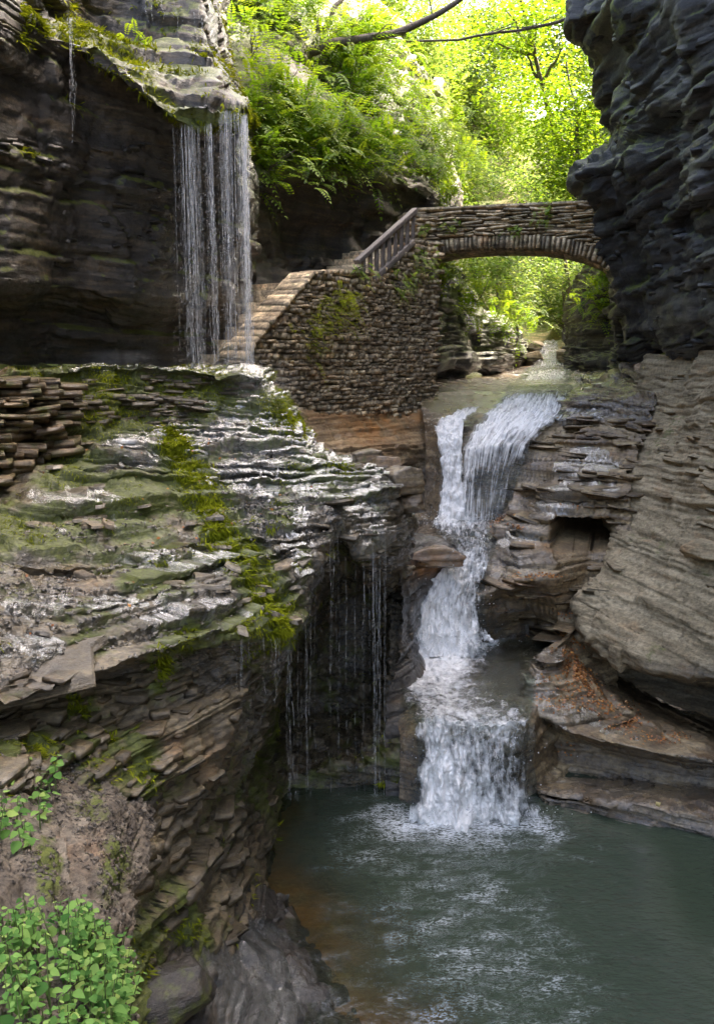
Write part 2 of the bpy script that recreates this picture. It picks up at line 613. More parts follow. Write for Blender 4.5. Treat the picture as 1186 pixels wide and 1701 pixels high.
# ---- left cliff with the overhanging lip
rowsA = [
    [('w', -8, 3.0, 12.2), ('w', -9, 10, 12.2), ('w', -9, 13, 12.2), ('w', -8.5, 15, 12.2), ('w', -8, 17, 12.2), ('w', -7.5, 18, 12.2), ('w', -7, 19, 12.2), ('w', -6.5, 20, 12.2), ('w', -6, 21, 12.2), ('w', -5.5, 24, 12.2)],
    [W(-900, 0, 3.5, 12.2), W(-350, 0, 9.6, 12.2), W(0, 0, 11.6, 12.2), W(90, 0, 13.2, 12.2), W(160, 0, 15.0, 12.2), W(220, 0, 15.5, 12.2), W(280, 0, 15.7, 12.2), W(330, 0, 15.8, 12.2), W(350, 0, 17.5, 12.2), W(355, 0, 22, 12.2)],
    [(-900, -250, 3.4), (-350, -120, 9.5), (0, -90, 11.5), (90, -40, 13.1), (160, -40, 14.9), (220, -40, 15.3), (280, -40, 15.5), (335, -40, 15.6), (352, -40, 17.5), (360, -40, 22)],
    [(-900, -230, 3.4), (-350, -100, 9.3), (0, -50, 11.3), (80, 10, 12.6), (150, 40, 14.7), (220, 62, 15.0), (285, 72, 15.1), (340, 82, 15.2), (368, 90, 17), (378, 90, 22)],
    [(-900, -200, 3.3), (-350, -80, 9.2), (0, 0, 11.1), (75, 22, 12.0), (135, 48, 12.9), (215, 80, 13.6), (290, 110, 14.1), (360, 120, 14.3), (388, 130, 16.2), (394, 130, 22)],
    [(-900, -150, 3.2), (-350, -40, 9.1), (0, 40, 11.0), (75, 60, 11.8), (150, 85, 12.4), (215, 135, 12.6), (290, 198, 12.9), (350, 205, 13.0), (405, 188, 13.5), (412, 196, 21)],
    [(-900, -100, 3.3), (-350, 20, 9.1), (0, 80, 11.0), (75, 90, 11.9), (150, 110, 12.7), (218, 160, 13.1), (292, 214, 13.7), (352, 222, 14.2), (400, 210, 14.7), (414, 215, 21)],
    [(-900, 200, 3.3), (-350, 250, 9.2), (0, 280, 11.2), (75, 300, 12.0), (150, 320, 12.9), (220, 330, 13.5), (285, 340, 14.4), (345, 345, 15.2), (400, 340, 15.9), (430, 340, 21)],
    [(-900, 500, 3.4), (-350, 460, 9.4), (0, 470, 11.5), (75, 480, 12.3), (150, 485, 13.2), (220, 490, 13.9), (285, 495, 14.8), (345, 495, 15.5), (400, 490, 16.3), (430, 480, 21)],
    [(-900, 620, 3.6), (-350, 530, 10.2), (0, 520, 12.4), (75, 525, 13.2), (150, 530, 14.1), (220, 535, 14.8), (285, 540, 15.6), (345, 540, 16.2), (400, 540, 17.0), (430, 540, 21)],
    [(-900, 760, 3.6), (-350, 620, 10.2), (0, 606, 12.6), (75, 606, 13.4), (150, 606, 14.3), (220, 606, 15.0), (285, 606, 15.8), (345, 606, 16.4), (400, 606, 17.2), (430, 606, 21)],
]


def mossA(px, py, up, V):
    nz = fbm(V * 1.2, 3, 31)
    line = np.exp(-((py - np.interp(px, [60, 150, 215, 290, 350, 410], [30, 55, 95, 190, 205, 190])) / 26.0) ** 2) * smooth(px, 40, 110)
    roof = smooth(up, 0.1, 0.5) * 0.62
    return np.clip(np.maximum(line * 0.95, roof) + 0.15 * nz + blobs(px, py, [(30, 260, 60, 70, 0.42), (240, 480, 40, 50, 0.4), (60, 440, 80, 60, 0.32), (370, 370, 40, 60, 0.34)]), 0, 1)


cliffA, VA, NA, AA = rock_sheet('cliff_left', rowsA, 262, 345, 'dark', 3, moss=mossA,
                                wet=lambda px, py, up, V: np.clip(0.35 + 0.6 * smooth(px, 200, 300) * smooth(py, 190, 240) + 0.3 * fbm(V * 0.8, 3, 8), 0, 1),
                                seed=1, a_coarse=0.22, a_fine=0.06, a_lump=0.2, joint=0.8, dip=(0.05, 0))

# ---- the wall behind the stairs, overhung by greenery
rowsB = [
    [W(300, 0, 27, 17), W(400, 0, 28, 17), W(500, 0, 29.5, 17), W(600, 0, 31, 16), W(690, 0, 32, 15), W(720, 0, 34, 14), W(760, 0, 42, 14)],
    [(330, -100, 23), (400, -100, 24), (500, -80, 25.5), (590, -20, 27), (670, 60, 28), (700, 120, 30), (740, 140, 40)],
    [(345, 60, 21), (410, 60, 22), (500, 60, 23), (580, 100, 24.5), (660, 180, 26), (705, 220, 27.5), (745, 240, 38)],
    [(350, 200, 19), (415, 200, 20), (500, 190, 21.5), (580, 210, 22.8), (650, 250, 24.3), (715, 290, 26), (748, 300, 36)],
    [(350, 320, 18), (420, 318, 18.8), (500, 285, 20.4), (580, 290, 21.8), (650, 300, 23.2), (730, 325, 25.2), (752, 340, 34)],
    [(350, 345, 18.4), (420, 345, 19.2), (500, 310, 21.0), (580, 315, 22.4), (650, 325, 23.8), (735, 345, 25.8), (752, 360, 34)],
    [(350, 420, 18.6), (420, 420, 19.4), (500, 415, 21.4), (580, 410, 22.8), (650, 400, 24.2), (735, 400, 26.4), (752, 400, 34)],
    [(350, 520, 18.4), (420, 520, 19.0), (500, 510, 20.8), (580, 510, 22.6), (650, 510, 24.4), (735, 510, 26.6), (752, 510, 34)],
    [(350, 660, 18.4), (420, 660, 19.0), (500, 660, 20.8), (580, 660, 22.6), (650, 660, 24.4), (735, 660, 26.6), (752, 660, 34)],
]
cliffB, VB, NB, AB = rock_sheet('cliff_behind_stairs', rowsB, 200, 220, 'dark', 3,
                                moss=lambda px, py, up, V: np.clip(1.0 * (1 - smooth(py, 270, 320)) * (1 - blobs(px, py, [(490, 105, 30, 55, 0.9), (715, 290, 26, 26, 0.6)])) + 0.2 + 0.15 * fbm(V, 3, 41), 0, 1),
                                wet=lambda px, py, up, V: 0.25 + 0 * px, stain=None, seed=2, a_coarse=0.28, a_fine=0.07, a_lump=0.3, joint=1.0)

# ---- dark gorge wall under and beyond the bridge, left side
rowsB2 = [
    [(700, 405, 24.5), (735, 425, 25.5), (790, 490, 28), (850, 545, 31), (872, 562, 33), (876, 570, 45)],
    [(700, 440, 24.0), (735, 455, 25.0), (790, 515, 27.2), (850, 560, 30), (872, 572, 32.2), (878, 580, 45)],
    [(700, 520, 23.8), (735, 525, 24.8), (790, 545, 26.8), (845, 575, 29.4), (872, 585, 31.8), (878, 590, 45)],
    [(700, 600, 23.6), (735, 605, 24.4), (790, 610, 26.4), (840, 612, 29.2), (868, 612, 31.8), (876, 612, 45)],
    [(700, 625, 24.4), (735, 622, 25.4), (790, 622, 27.5), (840, 622, 30.0), (868, 622, 32.5), (876, 622, 45)],
]
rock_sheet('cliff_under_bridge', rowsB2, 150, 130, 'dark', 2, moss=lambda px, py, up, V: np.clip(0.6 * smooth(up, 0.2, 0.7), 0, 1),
           wet=lambda px, py, up, V: 0.9 + 0 * px, seed=3, a_coarse=0.3, a_fine=0.08, a_lump=0.2)  # high wet value darkens this rock, shade put into its colour

# ---- far rock shoulder on the right, beyond the bridge
rowsB3 = [
    [(955, 470, 40), (970, 440, 31), (1000, 430, 29.5), (1040, 430, 28), (1080, 430, 27)],
    [(945, 520, 40), (955, 500, 30.5), (985, 490, 29), (1030, 490, 27.4), (1080, 490, 26)],
    [(940, 600, 40), (944, 585, 30), (975, 585, 28.4), (1030, 585, 26.6), (1080, 585, 25)],
    [(940, 605, 40), (943, 600, 29.4), (975, 603, 27.6), (1030, 603, 26), (1080, 600, 24.4)],
    [(940, 618, 40), (944, 620, 29.8), (975, 622, 28.2), (1030, 622, 26.6), (1080, 620, 25)],
]
rock_sheet('rock_shoulder', rowsB3, 110, 120, 'cliff', 2, moss=lambda px, py, up, V: np.clip(0.55 * smooth(up, 0.0, 0.6) + 0.2 * (py < 560), 0, 1),
           seed=4, a_coarse=0.3, a_fine=0.08, a_lump=0.2)

# ---- right cliff, dark and overhanging
colT = [
    # (left silhouette px, py, depth) for each row, then the points to the right of it
    [(1010, 612, 22.6), (1040, 612, 21.4), (1100, 605, 19.6), (1190, 596, 16.6), (1300, 590, 14.2), (1500, 585, 12.0)],
    [(1020, 565, 21.2), (1048, 556, 20.2), (1100, 545, 18.0), (1190, 536, 14.9), (1300, 530, 12.9), (1500, 520, 10.8)],
    [(1004, 440, 21.0), (1034, 430, 20.0), (1090, 420, 17.8), (1190, 420, 14.7), (1300, 400, 12.6), (1500, 380, 10.5)],
    [(984, 350, 20.7), (1022, 340, 19.7), (1085, 330, 17.4), (1190, 330, 14.2), (1300, 310, 12.2), (1500, 280, 10.3)],
    [(950, 300, 20.2), (1002, 285, 19.0), (1080, 270, 16.8), (1190, 250, 13.9), (1300, 230, 12.0), (1500, 190, 10.1)],
    [(1003, 228, 21.0), (1034, 218, 19.5), (1090, 200, 16.9), (1190, 180, 13.8), (1300, 150, 11.9), (1500, 100, 10.0)],
    [(988, 132, 20.4), (1028, 120, 19.0), (1090, 110, 16.4), (1190, 90, 13.4), (1300, 50, 11.6), (1500, 0, 9.8)],
    [(938, 40, 19.4), (992, 20, 18.2), (1080, 10, 15.8), (1190, 0, 13.0), (1300, -50, 11.4), (1500, -100, 9.6)],
    [(962, -50, 19.6), (1005, -70, 18.4), (1085, -90, 16.0), (1190, -110, 13.1), (1300, -150, 11.4), (1500, -250, 9.6)],
]
rowsT = []
for r in colT:
    x0, y0, d0 = r[0]
    near = P(*r[-1])
    rowsT.append([(x0 + 22, y0, d0 + 8.0), (x0 + 6, y0, d0 + 0.9)] + r + [('w', near[0] + 0.2, 4.0, near[2]), ('w', near[0] + 0.6, -6.0, near[2])])  # unseen back and near ends lengthened to block the sun
top = []
for c in rowsT[-1]:
    q = np.array(c[1:]) if c[0] == 'w' else P(*c)
    top.append(('w', q[0] + 0.6, q[1], 26.0))  # unseen upper cliff, height set to shade the gorge
rowsT.append(top)
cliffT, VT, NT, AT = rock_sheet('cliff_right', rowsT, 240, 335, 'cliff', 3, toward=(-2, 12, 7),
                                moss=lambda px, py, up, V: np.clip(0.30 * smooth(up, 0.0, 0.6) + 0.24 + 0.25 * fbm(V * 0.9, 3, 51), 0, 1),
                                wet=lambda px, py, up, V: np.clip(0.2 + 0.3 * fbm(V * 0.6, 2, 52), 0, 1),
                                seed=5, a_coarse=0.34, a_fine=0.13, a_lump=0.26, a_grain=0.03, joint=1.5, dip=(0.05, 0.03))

bp_ = [(10.4, -8), (10.4, 5), (10.6, 14), (10.8, 22), (11.5, 30.5)]  # added unseen wall behind the right cliff, keeps the sun off the gorge
tag(obj('sun_blocker', mesh_np('sun_blocker', [(x, y, z) for z in (-2, 25) for x, y in bp_], [[k, k + 1, 6 + k, 5 + k] for k in range(4)], M['cliff'])), kind='structure')

# ---- lower right wall, pale and leaning back
rowsS = [
    [(1052, 600, 23.5), (1066, 596, 21.4), (1090, 592, 20.0), (1125, 586, 18.2), (1190, 578, 15.8), (1300, 565, 13.4), (1500, 560, 11.2)],
    [(1046, 690, 20.5), (1054, 690, 19.0), (1082, 690, 18.0), (1125, 690, 16.6), (1190, 682, 14.6), (1300, 680, 12.4), (1500, 690, 10.4)],
    [(1010, 800, 18.2), (1022, 798, 16.9), (1062, 790, 16.1), (1120, 790, 15.0), (1190, 790, 13.5), (1300, 800, 11.8), (1500, 830, 10.0)],
    [(1010, 868, 16.9), (1024, 866, 15.6), (1060, 850, 15.1), (1120, 850, 14.3), (1190, 850, 13.0), (1300, 860, 11.5), (1500, 880, 9.8)],
    [(1012, 918, 16.2), (1020, 916, 14.9), (1058, 905, 14.4), (1110, 905, 13.7), (1190, 900, 12.6), (1300, 920, 11.2), (1500, 950, 9.6)],
    [(952, 1000, 15.4), (960, 1000, 14.0), (1012, 990, 13.7), (1090, 1000, 12.9), (1190, 1010, 11.9), (1300, 1040, 10.8), (1500, 1080, 9.3)],
    [(968, 1050, 14.7), (976, 1052, 13.4), (1002, 1090, 13.1), (1080, 1112, 12.3), (1190, 1132, 11.4), (1300, 1150, 10.5), (1500, 1200, 9.0)],
    [(980, 1064, 15.2), (988, 1066, 14.4), (1012, 1104, 15.0), (1086, 1126, 15.2), (1190, 1150, 14.8), (1300, 1180, 13.4), (1500, 1220, 11.2)],
    [(980, 1110, 15.4), (988, 1110, 14.8), (1014, 1135, 15.4), (1076, 1165, 15.4), (1190, 1212, 15.0), (1300, 1250, 13.6), (1500, 1310, 11.4)],
]
for i, r in enumerate(rowsS):
    near = P(*r[-1])
    r.append(('w', near[0] + 0.3, 4.0, near[2]))
    r.append(('w', near[0] + 0.8, -6.0, near[2]))
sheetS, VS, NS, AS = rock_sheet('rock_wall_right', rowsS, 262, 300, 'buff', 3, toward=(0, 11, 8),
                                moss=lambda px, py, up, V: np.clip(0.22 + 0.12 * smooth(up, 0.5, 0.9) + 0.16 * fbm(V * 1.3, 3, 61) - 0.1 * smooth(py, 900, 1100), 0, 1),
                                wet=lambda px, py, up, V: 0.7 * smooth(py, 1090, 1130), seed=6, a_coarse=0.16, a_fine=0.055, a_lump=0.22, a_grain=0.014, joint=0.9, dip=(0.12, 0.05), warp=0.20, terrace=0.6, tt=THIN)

# ---- stream bed: three falls and two small basins between stepped banks
rowsR = [
    [(700, 575, 46), (800, 575, 46), (880, 575, 44), (935, 575, 44), (970, 575, 44), (1010, 575, 42), (1060, 575, 42), (1090, 570, 40)],
    [(700, 612, 28), (790, 618, 29), (866, 616, 30), (948, 615, 30), (975, 614, 29), (1010, 610, 28), (1040, 606, 26), (1100, 596, 24)],
    [(700, 622, 25), (790, 628, 26), (868, 632, 26.5), (948, 630, 26.5), (975, 624, 26), (1010, 618, 25), (1040, 614, 24), (1100, 604, 22)],
    [(700, 640, 23), (760, 652, 22.0), (828, 660, 21.4), (942, 661, 21.2), (965, 650, 21.0), (1000, 640, 21), (1040, 632, 20.6), (1100, 620, 19.6)],
    [(700, 672, 20.4), (735, 684, 20.0), (800, 690, 19.9), (905, 688, 19.8), (935, 678, 19.8), (990, 672, 19.8), (1030, 668, 19.4), (1090, 660, 18.6)],
    [(706, 706, 19.6), (728, 714, 19.1), (795, 742, 18.7), (880, 722, 18.9), (905, 712, 18.9), (960, 706, 18.9), (1010, 702, 18.7), (1080, 700, 18.0)],
    [(706, 790, 18.6), (730, 790, 18.2), (790, 795, 18.0), (840, 780, 18.0), (870, 760, 18.0), (930, 745, 18.0), (1000, 735, 17.8), (1070, 730, 17.3)],
    [(706, 864, 18.0), (730, 866, 17.6), (780, 866, 17.4), (830, 856, 17.2), (846, 838, 17.1), (920, 800, 17.1), (990, 780, 17.0), (1060, 770, 16.6)],
    [(692, 888, 16.6), (722, 890, 16.4), (772, 890, 16.3), (824, 886, 16.1), (850, 872, 15.9), (915, 845, 16.0), (985, 825, 16.1), (1050, 810, 15.8)],
    [(668, 930, 15.1), (704, 942, 14.8), (760, 935, 15.0), (815, 928, 14.9), (862, 918, 14.7), (920, 915, 14.9), (985, 905, 15.3), (1050, 890, 15.2)],
    [(664, 1000, 14.2), (694, 1010, 14.1), (755, 1010, 14.1), (812, 985, 14.0), (865, 965, 13.9), (920, 960, 14.0), (975, 950, 14.6), (1040, 950, 14.7)],
    [(660, 1078, 14.1), ZP(692, 1080, 1.10), ZP(752, 1084, 1.05), ZP(812, 1068, 1.08), ZP(880, 1052, 1.15), (925, 1032, 14.3), (965, 1014, 14.4), (1030, 1010, 14.6)],
    [(650, 1140, 12.6), ZP(684, 1130, 1.08), ZP(762, 1130, 1.02), ZP(848, 1115, 1.08), ZP(905, 1092, 1.18), (940, 1068, 13.9), (975, 1055, 14.0), (1030, 1055, 14.3)],
    [(660, 1196, 11.6), ZP(696, 1184, 1.14), ZP(764, 1188, 1.12), ZP(850, 1188, 1.12), (888, 1184, 11.7), (930, 1165, 12.6), (985, 1140, 13.4), (1030, 1120, 13.8)],
    [(664, 1225, 11.25), (696, 1222, 11.12), (764, 1226, 11.05), (850, 1226, 11.05), (890, 1225, 11.4), (932, 1210, 12.4), (985, 1170, 13.4), (1030, 1150, 13.8)],
    [(664, 1345, 11.15), (696, 1350, 11.02), (766, 1352, 10.95), (846, 1352, 10.95), (892, 1345, 11.4), (940, 1335, 11.8), (990, 1320, 12.4), (1040, 1300, 13)],
    [(650, 1420, 11.1), (696, 1420, 10.95), (766, 1420, 10.9), (846, 1420, 10.9), (890, 1420, 11.1), (940, 1420, 11.3), (990, 1400, 12), (1040, 1400, 13)],
]
def maskR(px, py):
    edge = np.interp(py, [600, 640, 690, 720, 760, 860, 890, 930, 1000, 1060, 1100, 1150, 1200, 1360], [950, 950, 932, 892, 862, 838, 828, 818, 814, 820, 868, 890, 890, 895])
    return 0.25 + 0.75 * smooth(px - edge, -4, 22)


def alcove(V):
    px, py = proj(V)
    m_ = smooth(px, 912, 928) * (1 - smooth(px, 1010, 1022)) * smooth(py, 862, 874) * (1 - smooth(py, 906, 920))
    return V + m_[..., None] * np.array([0.9, 2.8, -0.05])


sheetR, VR, NR, AR = rock_sheet('stream_bed', rowsR, 262, 490, 'bank', 2, toward=(1, 10, 14),
                                moss=lambda px, py, up, V: np.clip(0.12 + 0.1 * fbm(V * 1.2, 3, 71), 0, 1),
                                wet=lambda px, py, up, V: np.clip(1.0 - 0.75 * smooth(px, 850, 930) * (py > 700) + 0.3 * fbm(V, 3, 72), 0, 1),
                                seed=7, a_coarse=0.26, a_fine=0.06, a_lump=0.10, joint=1.8, dip=(0.02, -0.02), warp=0.05, terrace=0.85, tt=BANK, mask=maskR, post=alcove)

# ---- leaf-strewn ledge and the low ledge at the pool, right
rowsM = [
    [(925, 1030, 14.3), (945, 1045, 14.1), (978, 1085, 14.5), (1012, 1116, 15.2), (1060, 1144, 15.4), (1120, 1172, 15.2), (1190, 1202, 14.8), (1400, 1280, 12.4)],
    [(900, 1085, 13.0), (912, 1095, 12.8), (945, 1125, 12.6), (995, 1160, 12.4), (1050, 1190, 12.2), (1120, 1215, 11.9), (1190, 1238, 11.6), (1400, 1305, 10.5)],
    [(864, 1140, 12.6), (866, 1160, 12.2), (885, 1184, 11.9), (940, 1212, 11.6), (1010, 1232, 11.3), (1090, 1250, 11.0), (1190, 1266, 10.7), (1400, 1320, 9.8)],
    [(868, 1168, 12.6), (872, 1184, 12.5), (890, 1204, 12.3), (942, 1230, 12.1), (1010, 1250, 11.9), (1090, 1266, 11.6), (1190, 1282, 11.3), (1400, 1335, 10.4)],
    [(884, 1240, 12.6), (886, 1260, 12.4), (900, 1275, 12.2), (945, 1285, 12.0), (1010, 1292, 11.8), (1090, 1300, 11.5), (1190, 1312, 11.2), (1400, 1365, 10.3)],
    [(884, 1290, 11.8), (888, 1300, 11.6), (905, 1308, 11.3), (948, 1318, 11.1), (1010, 1328, 10.9), (1090, 1340, 10.6), (1190, 1352, 10.3), (1400, 1405, 9.6)],
    [(884, 1330, 11.4), (890, 1334, 11.2), (908, 1340, 11.0), (950, 1348, 10.9), (1010, 1362, 10.7), (1090, 1382, 10.4), (1190, 1404, 10.05), (1400, 1455, 9.4)],
    [(884, 1420, 11.4), (890, 1424, 11.2), (908, 1430, 11.0), (950, 1438, 10.9), (1010, 1452, 10.7), (1090, 1472, 10.4), (1190, 1494, 10.05), (1400, 1545, 9.4)],
]
for r in rowsM:
    near = P(*r[-1])
    r.append(('w', near[0] + 0.3, 4.0, near[2]))
sheetM, VM, NM, AM = rock_sheet('rock_ledge_right', rowsM, 300, 210, 'bank', 2, toward=(0, 7, 8),
                                wet=lambda px, py, up, V: np.clip(0.45 + 0.5 * smooth(py, 1240, 1290) + 0.5 * smooth(-px, -940, -880) + 0.3 * fbm(V, 3, 82), 0, 1),
                                seed=8, a_coarse=0.10, a_fine=0.045, a_lump=0.08, joint=1.4, dip=(0.03, 0.0), warp=0.05, terrace=0.9, tt=THIN)

# ---- left ledge, its stepped face, the long wet slab and the undercut below it
rowsL = [
    [(-900, 760, 4.6), (-350, 592, 11.2), (0, 598, 12.8), (70, 600, 13.6), (140, 601, 14.4), (200, 602, 15), (260, 602, 15.6), (310, 602, 16), (360, 601, 16.4), (400, 600, 16.8), (434, 603, 16.8), (450, 612, 17)],
    [(-900, 900, 3.4), (-350, 640, 8.8), (0, 619, 11.0), (70, 613, 11.6), (140, 611, 12.2), (200, 612, 12.6), (260, 613, 13.0), (310, 613, 13.1), (360, 613, 13.2), (400, 612, 13.3), (434, 616, 13.4), (450, 628, 14.8)],
    [(-900, 1000, 3.3), (-350, 860, 8.3), (0, 790, 10.4), (70, 760, 11.0), (140, 720, 11.7), (200, 700, 12.2), (260, 690, 12.6), (315, 690, 12.7), (370, 690, 12.8), (425, 692, 12.9), (478, 698, 13.1), (500, 716, 14.4)],
    [(-900, 1080, 2.9), (-350, 920, 7.4), (0, 840, 9.3), (80, 810, 9.9), (160, 780, 10.7), (230, 760, 11.2), (290, 745, 11.6), (350, 740, 11.9), (410, 738, 12.1), (465, 735, 12.3), (520, 738, 12.7), (540, 752, 14.0)],
    [(-900, 1180, 2.6), (-350, 1020, 6.4), (0, 960, 7.7), (120, 920, 8.5), (220, 890, 9.2), (310, 870, 9.9), (390, 850, 10.4), (440, 830, 10.8), (500, 800, 11.3), (560, 775, 11.8), (625, 776, 12.3), (645, 790, 13.6)],
    [(-900, 1300, 2.3), (-350, 1150, 5.4), (0, 1070, 6.5), (130, 1030, 7.2), (255, 990, 8.0), (360, 960, 8.7), (440, 940, 9.3), (490, 880, 10.1), (550, 830, 10.9), (600, 830, 11.3), (655, 815, 11.8), (678, 820, 13.2)],
    [(-900, 1400, 2.1), (-350, 1240, 4.9), (0, 1154, 5.8), (140, 1116, 6.5), (290, 1066, 7.4), (400, 1054, 8.0), (478, 1046, 8.6), (513, 948, 9.7), (556, 872, 10.6), (598, 912, 10.8), (655, 888, 11.3), (690, 868, 12.6)],
    [(-900, 1420, 2.3), (-350, 1262, 5.2), (0, 1172, 6.3), (140, 1134, 6.9), (290, 1086, 7.7), (400, 1076, 8.4), (472, 1070, 9.2), (512, 975, 10.6), (558, 905, 11.4), (600, 940, 11.6), (652, 915, 11.9), (685, 900, 13)],
    [(-900, 1460, 2.4), (-350, 1290, 5.2), (0, 1200, 6.4), (140, 1170, 6.8), (290, 1130, 7.5), (390, 1120, 8.2), (455, 1115, 10.0), (515, 1040, 14.0), (570, 990, 14.8), (612, 990, 14.8), (645, 985, 13.8), (680, 965, 13.8)],
    [(-900, 1490, 2.3), (-350, 1320, 5.0), (0, 1238, 5.9), (130, 1230, 6.4), (270, 1225, 7.0), (382, 1210, 7.7), (425, 1200, 10.2), (500, 1130, 14.2), (565, 1110, 14.8), (612, 1100, 14.8), (645, 1080, 13.0), (685, 1060, 13.2)],
    [(-900, 1540, 2.2), (-350, 1380, 4.6), (0, 1300, 5.3), (110, 1310, 5.9), (250, 1330, 6.5), (345, 1330, 7.2), (385, 1310, 9.6), (480, 1205, 13.2), (560, 1185, 13.8), (615, 1175, 13.6), (650, 1160, 12.4), (688, 1130, 12.4)],
    [(-900, 1580, 2.2), (-350, 1460, 4.5), (0, 1400, 5.2), (100, 1420, 5.8), (235, 1440, 6.3), (335, 1440, 7.0), (395, 1420, 8.8), (480, 1285, 11.6), (560, 1275, 11.4), (618, 1270, 11.4), (665, 1250, 11.3), (700, 1230, 11.8)],
    [(-900, 1680, 2.2), (-350, 1600, 4.4), (0, 1560, 5.0), (100, 1570, 5.6), (220, 1580, 6.1), (330, 1560, 6.8), (400, 1520, 8.1), (485, 1340, 11.4), (560, 1335, 11.5), (620, 1330, 11.5), (668, 1320, 11.4), (700, 1310, 11.6)],
    [(-900, 1800, 2.2), (-350, 1750, 4.3), (0, 1720, 4.8), (100, 1740, 5.3), (215, 1760, 5.8), (330, 1720, 6.4), (410, 1640, 7.5), (500, 1420, 11.3), (560, 1420, 11.3), (620, 1410, 11.3), (668, 1400, 11.3), (700, 1390, 11.5)],
]


def mossL(px, py, up, V):
    nz = fbm(V * 1.5, 3, 21)
    stripe_x = np.interp(py, [690, 760, 850, 950, 1050], [265, 300, 345, 425, 470])
    stripe = np.exp(-((px - stripe_x) / np.interp(py, [690, 850, 950, 1050], [28, 36, 42, 22])) ** 2) * smooth(py, 690, 730) * (1 - smooth(py, 1060, 1090))
    b = blobs(px, py, [(460, 660, 28, 45, 0.95), (490, 705, 26, 28, 0.8), (120, 660, 120, 60, 0.42), (340, 640, 90, 40, 0.42), (200, 840, 70, 50, 0.55), (60, 870, 90, 40, 0.5),
                       (150, 1070, 40, 25, 0.5), (260, 950, 60, 30, 0.45), (310, 1060, 30, 25, 0.7), (265, 1110, 25, 45, 0.7), (130, 1180, 25, 40, 0.6), (60, 1240, 80, 25, 0.5), (240, 1270, 22, 40, 0.6), (420, 1040, 70, 30, 0.6), (110, 780, 60, 40, 0.45), (570, 770, 26, 22, 0.55), (505, 930, 14, 30, 0.6), (30, 700, 70, 80, 0.42), (470, 850, 40, 25, 0.35),
                       (240, 1620, 30, 60, 0.5), (330, 1560, 30, 40, 0.4)])
    return np.clip(np.maximum(stripe * 1.0, b) + 0.22 * nz + 0.38 + 0.16 * (1 - smooth(py, 690, 740)) * smooth(px, 40, 120) + 0.08 * (1 - smooth(py, 900, 980)) + 0.06 * smooth(py, 1130, 1180), 0, 1)


def wetL(px, py, up, V):
    b = smooth(px, 230, 420) * smooth(py, 640, 700) * (1 - smooth(py, 1060, 1120))
    return np.clip(0.6 + 0.5 * b + 0.5 * smooth(px, 420, 480) - 0.3 * smooth(py, 1130, 1170) * (px < 400) + 0.35 * fbm(V * 0.9, 3, 22), 0, 1)


def stainL(px, py, up, V):
    return blobs(px, py, [(40, 615, 60, 14, 0.5), (360, 1280, 30, 40, 0.25)])


sheetL, VL, NL, AL = rock_sheet('rock_ledge_left', rowsL, 392, 575, 'slab', 3, toward=(1, 2, 9), moss=mossL, wet=wetL, stain=stainL,
                                seed=9, a_coarse=0.17, a_fine=0.085, a_lump=0.12, a_grain=0.02, joint=0.5, dip=(0.06, 0.02), terrace=1.0, tt=THIN)

# ---- stained rock step that carries the stair wall
rowsK = [
    [(420, 640, 17.5), (500, 655, 19), (600, 660, 21), (680, 660, 23), (722, 660, 24.5), (735, 655, 27)],
    [(420, 676, 15.2), (500, 684, 16.6), (600, 684, 18.6), (680, 682, 20.6), (722, 682, 21.2), (736, 680, 24)],
    [(420, 700, 15.1), (500, 712, 16.3), (600, 715, 18.2), (680, 714, 20.0), (726, 716, 20.6), (740, 716, 24)],
    [(430, 740, 14.8), (520, 745, 15.9), (610, 742, 17.6), (690, 742, 19.2), (730, 748, 19.8), (742, 750, 23)],
    [(470, 770, 14.8), (560, 775, 15.9), (630, 765, 17.4), (700, 772, 19.4), (735, 778, 19.6), (744, 780, 23)],
    [(500, 830, 14.8), (590, 830, 15.9), (650, 830, 17.4), (700, 830, 18.6), (735, 830, 18.8), (744, 830, 23)],
    [(520, 900, 14.6), (600, 900, 15.6), (660, 895, 16.8), (700, 885, 17.4), (732, 875, 17.8), (744, 870, 23)],
]
rock_sheet('rock_step', rowsK, 150, 130, 'bank', 2, toward=(2, 12, 8), wet=lambda px, py, up, V: np.clip(0.2 + 0.7 * smooth(py, 740, 790), 0, 1),
           stain=lambda px, py, up, V: np.clip(blobs(px, py, [(620, 700, 55, 40, 1.0), (560, 690, 50, 14, 0.7), (700, 690, 30, 16, 0.7)]), 0, 1),
           moss=lambda px, py, up, V: 0.15 + 0.12 * fbm(V, 3, 95), seed=10, a_coarse=0.14, a_fine=0.05, a_lump=0.06)

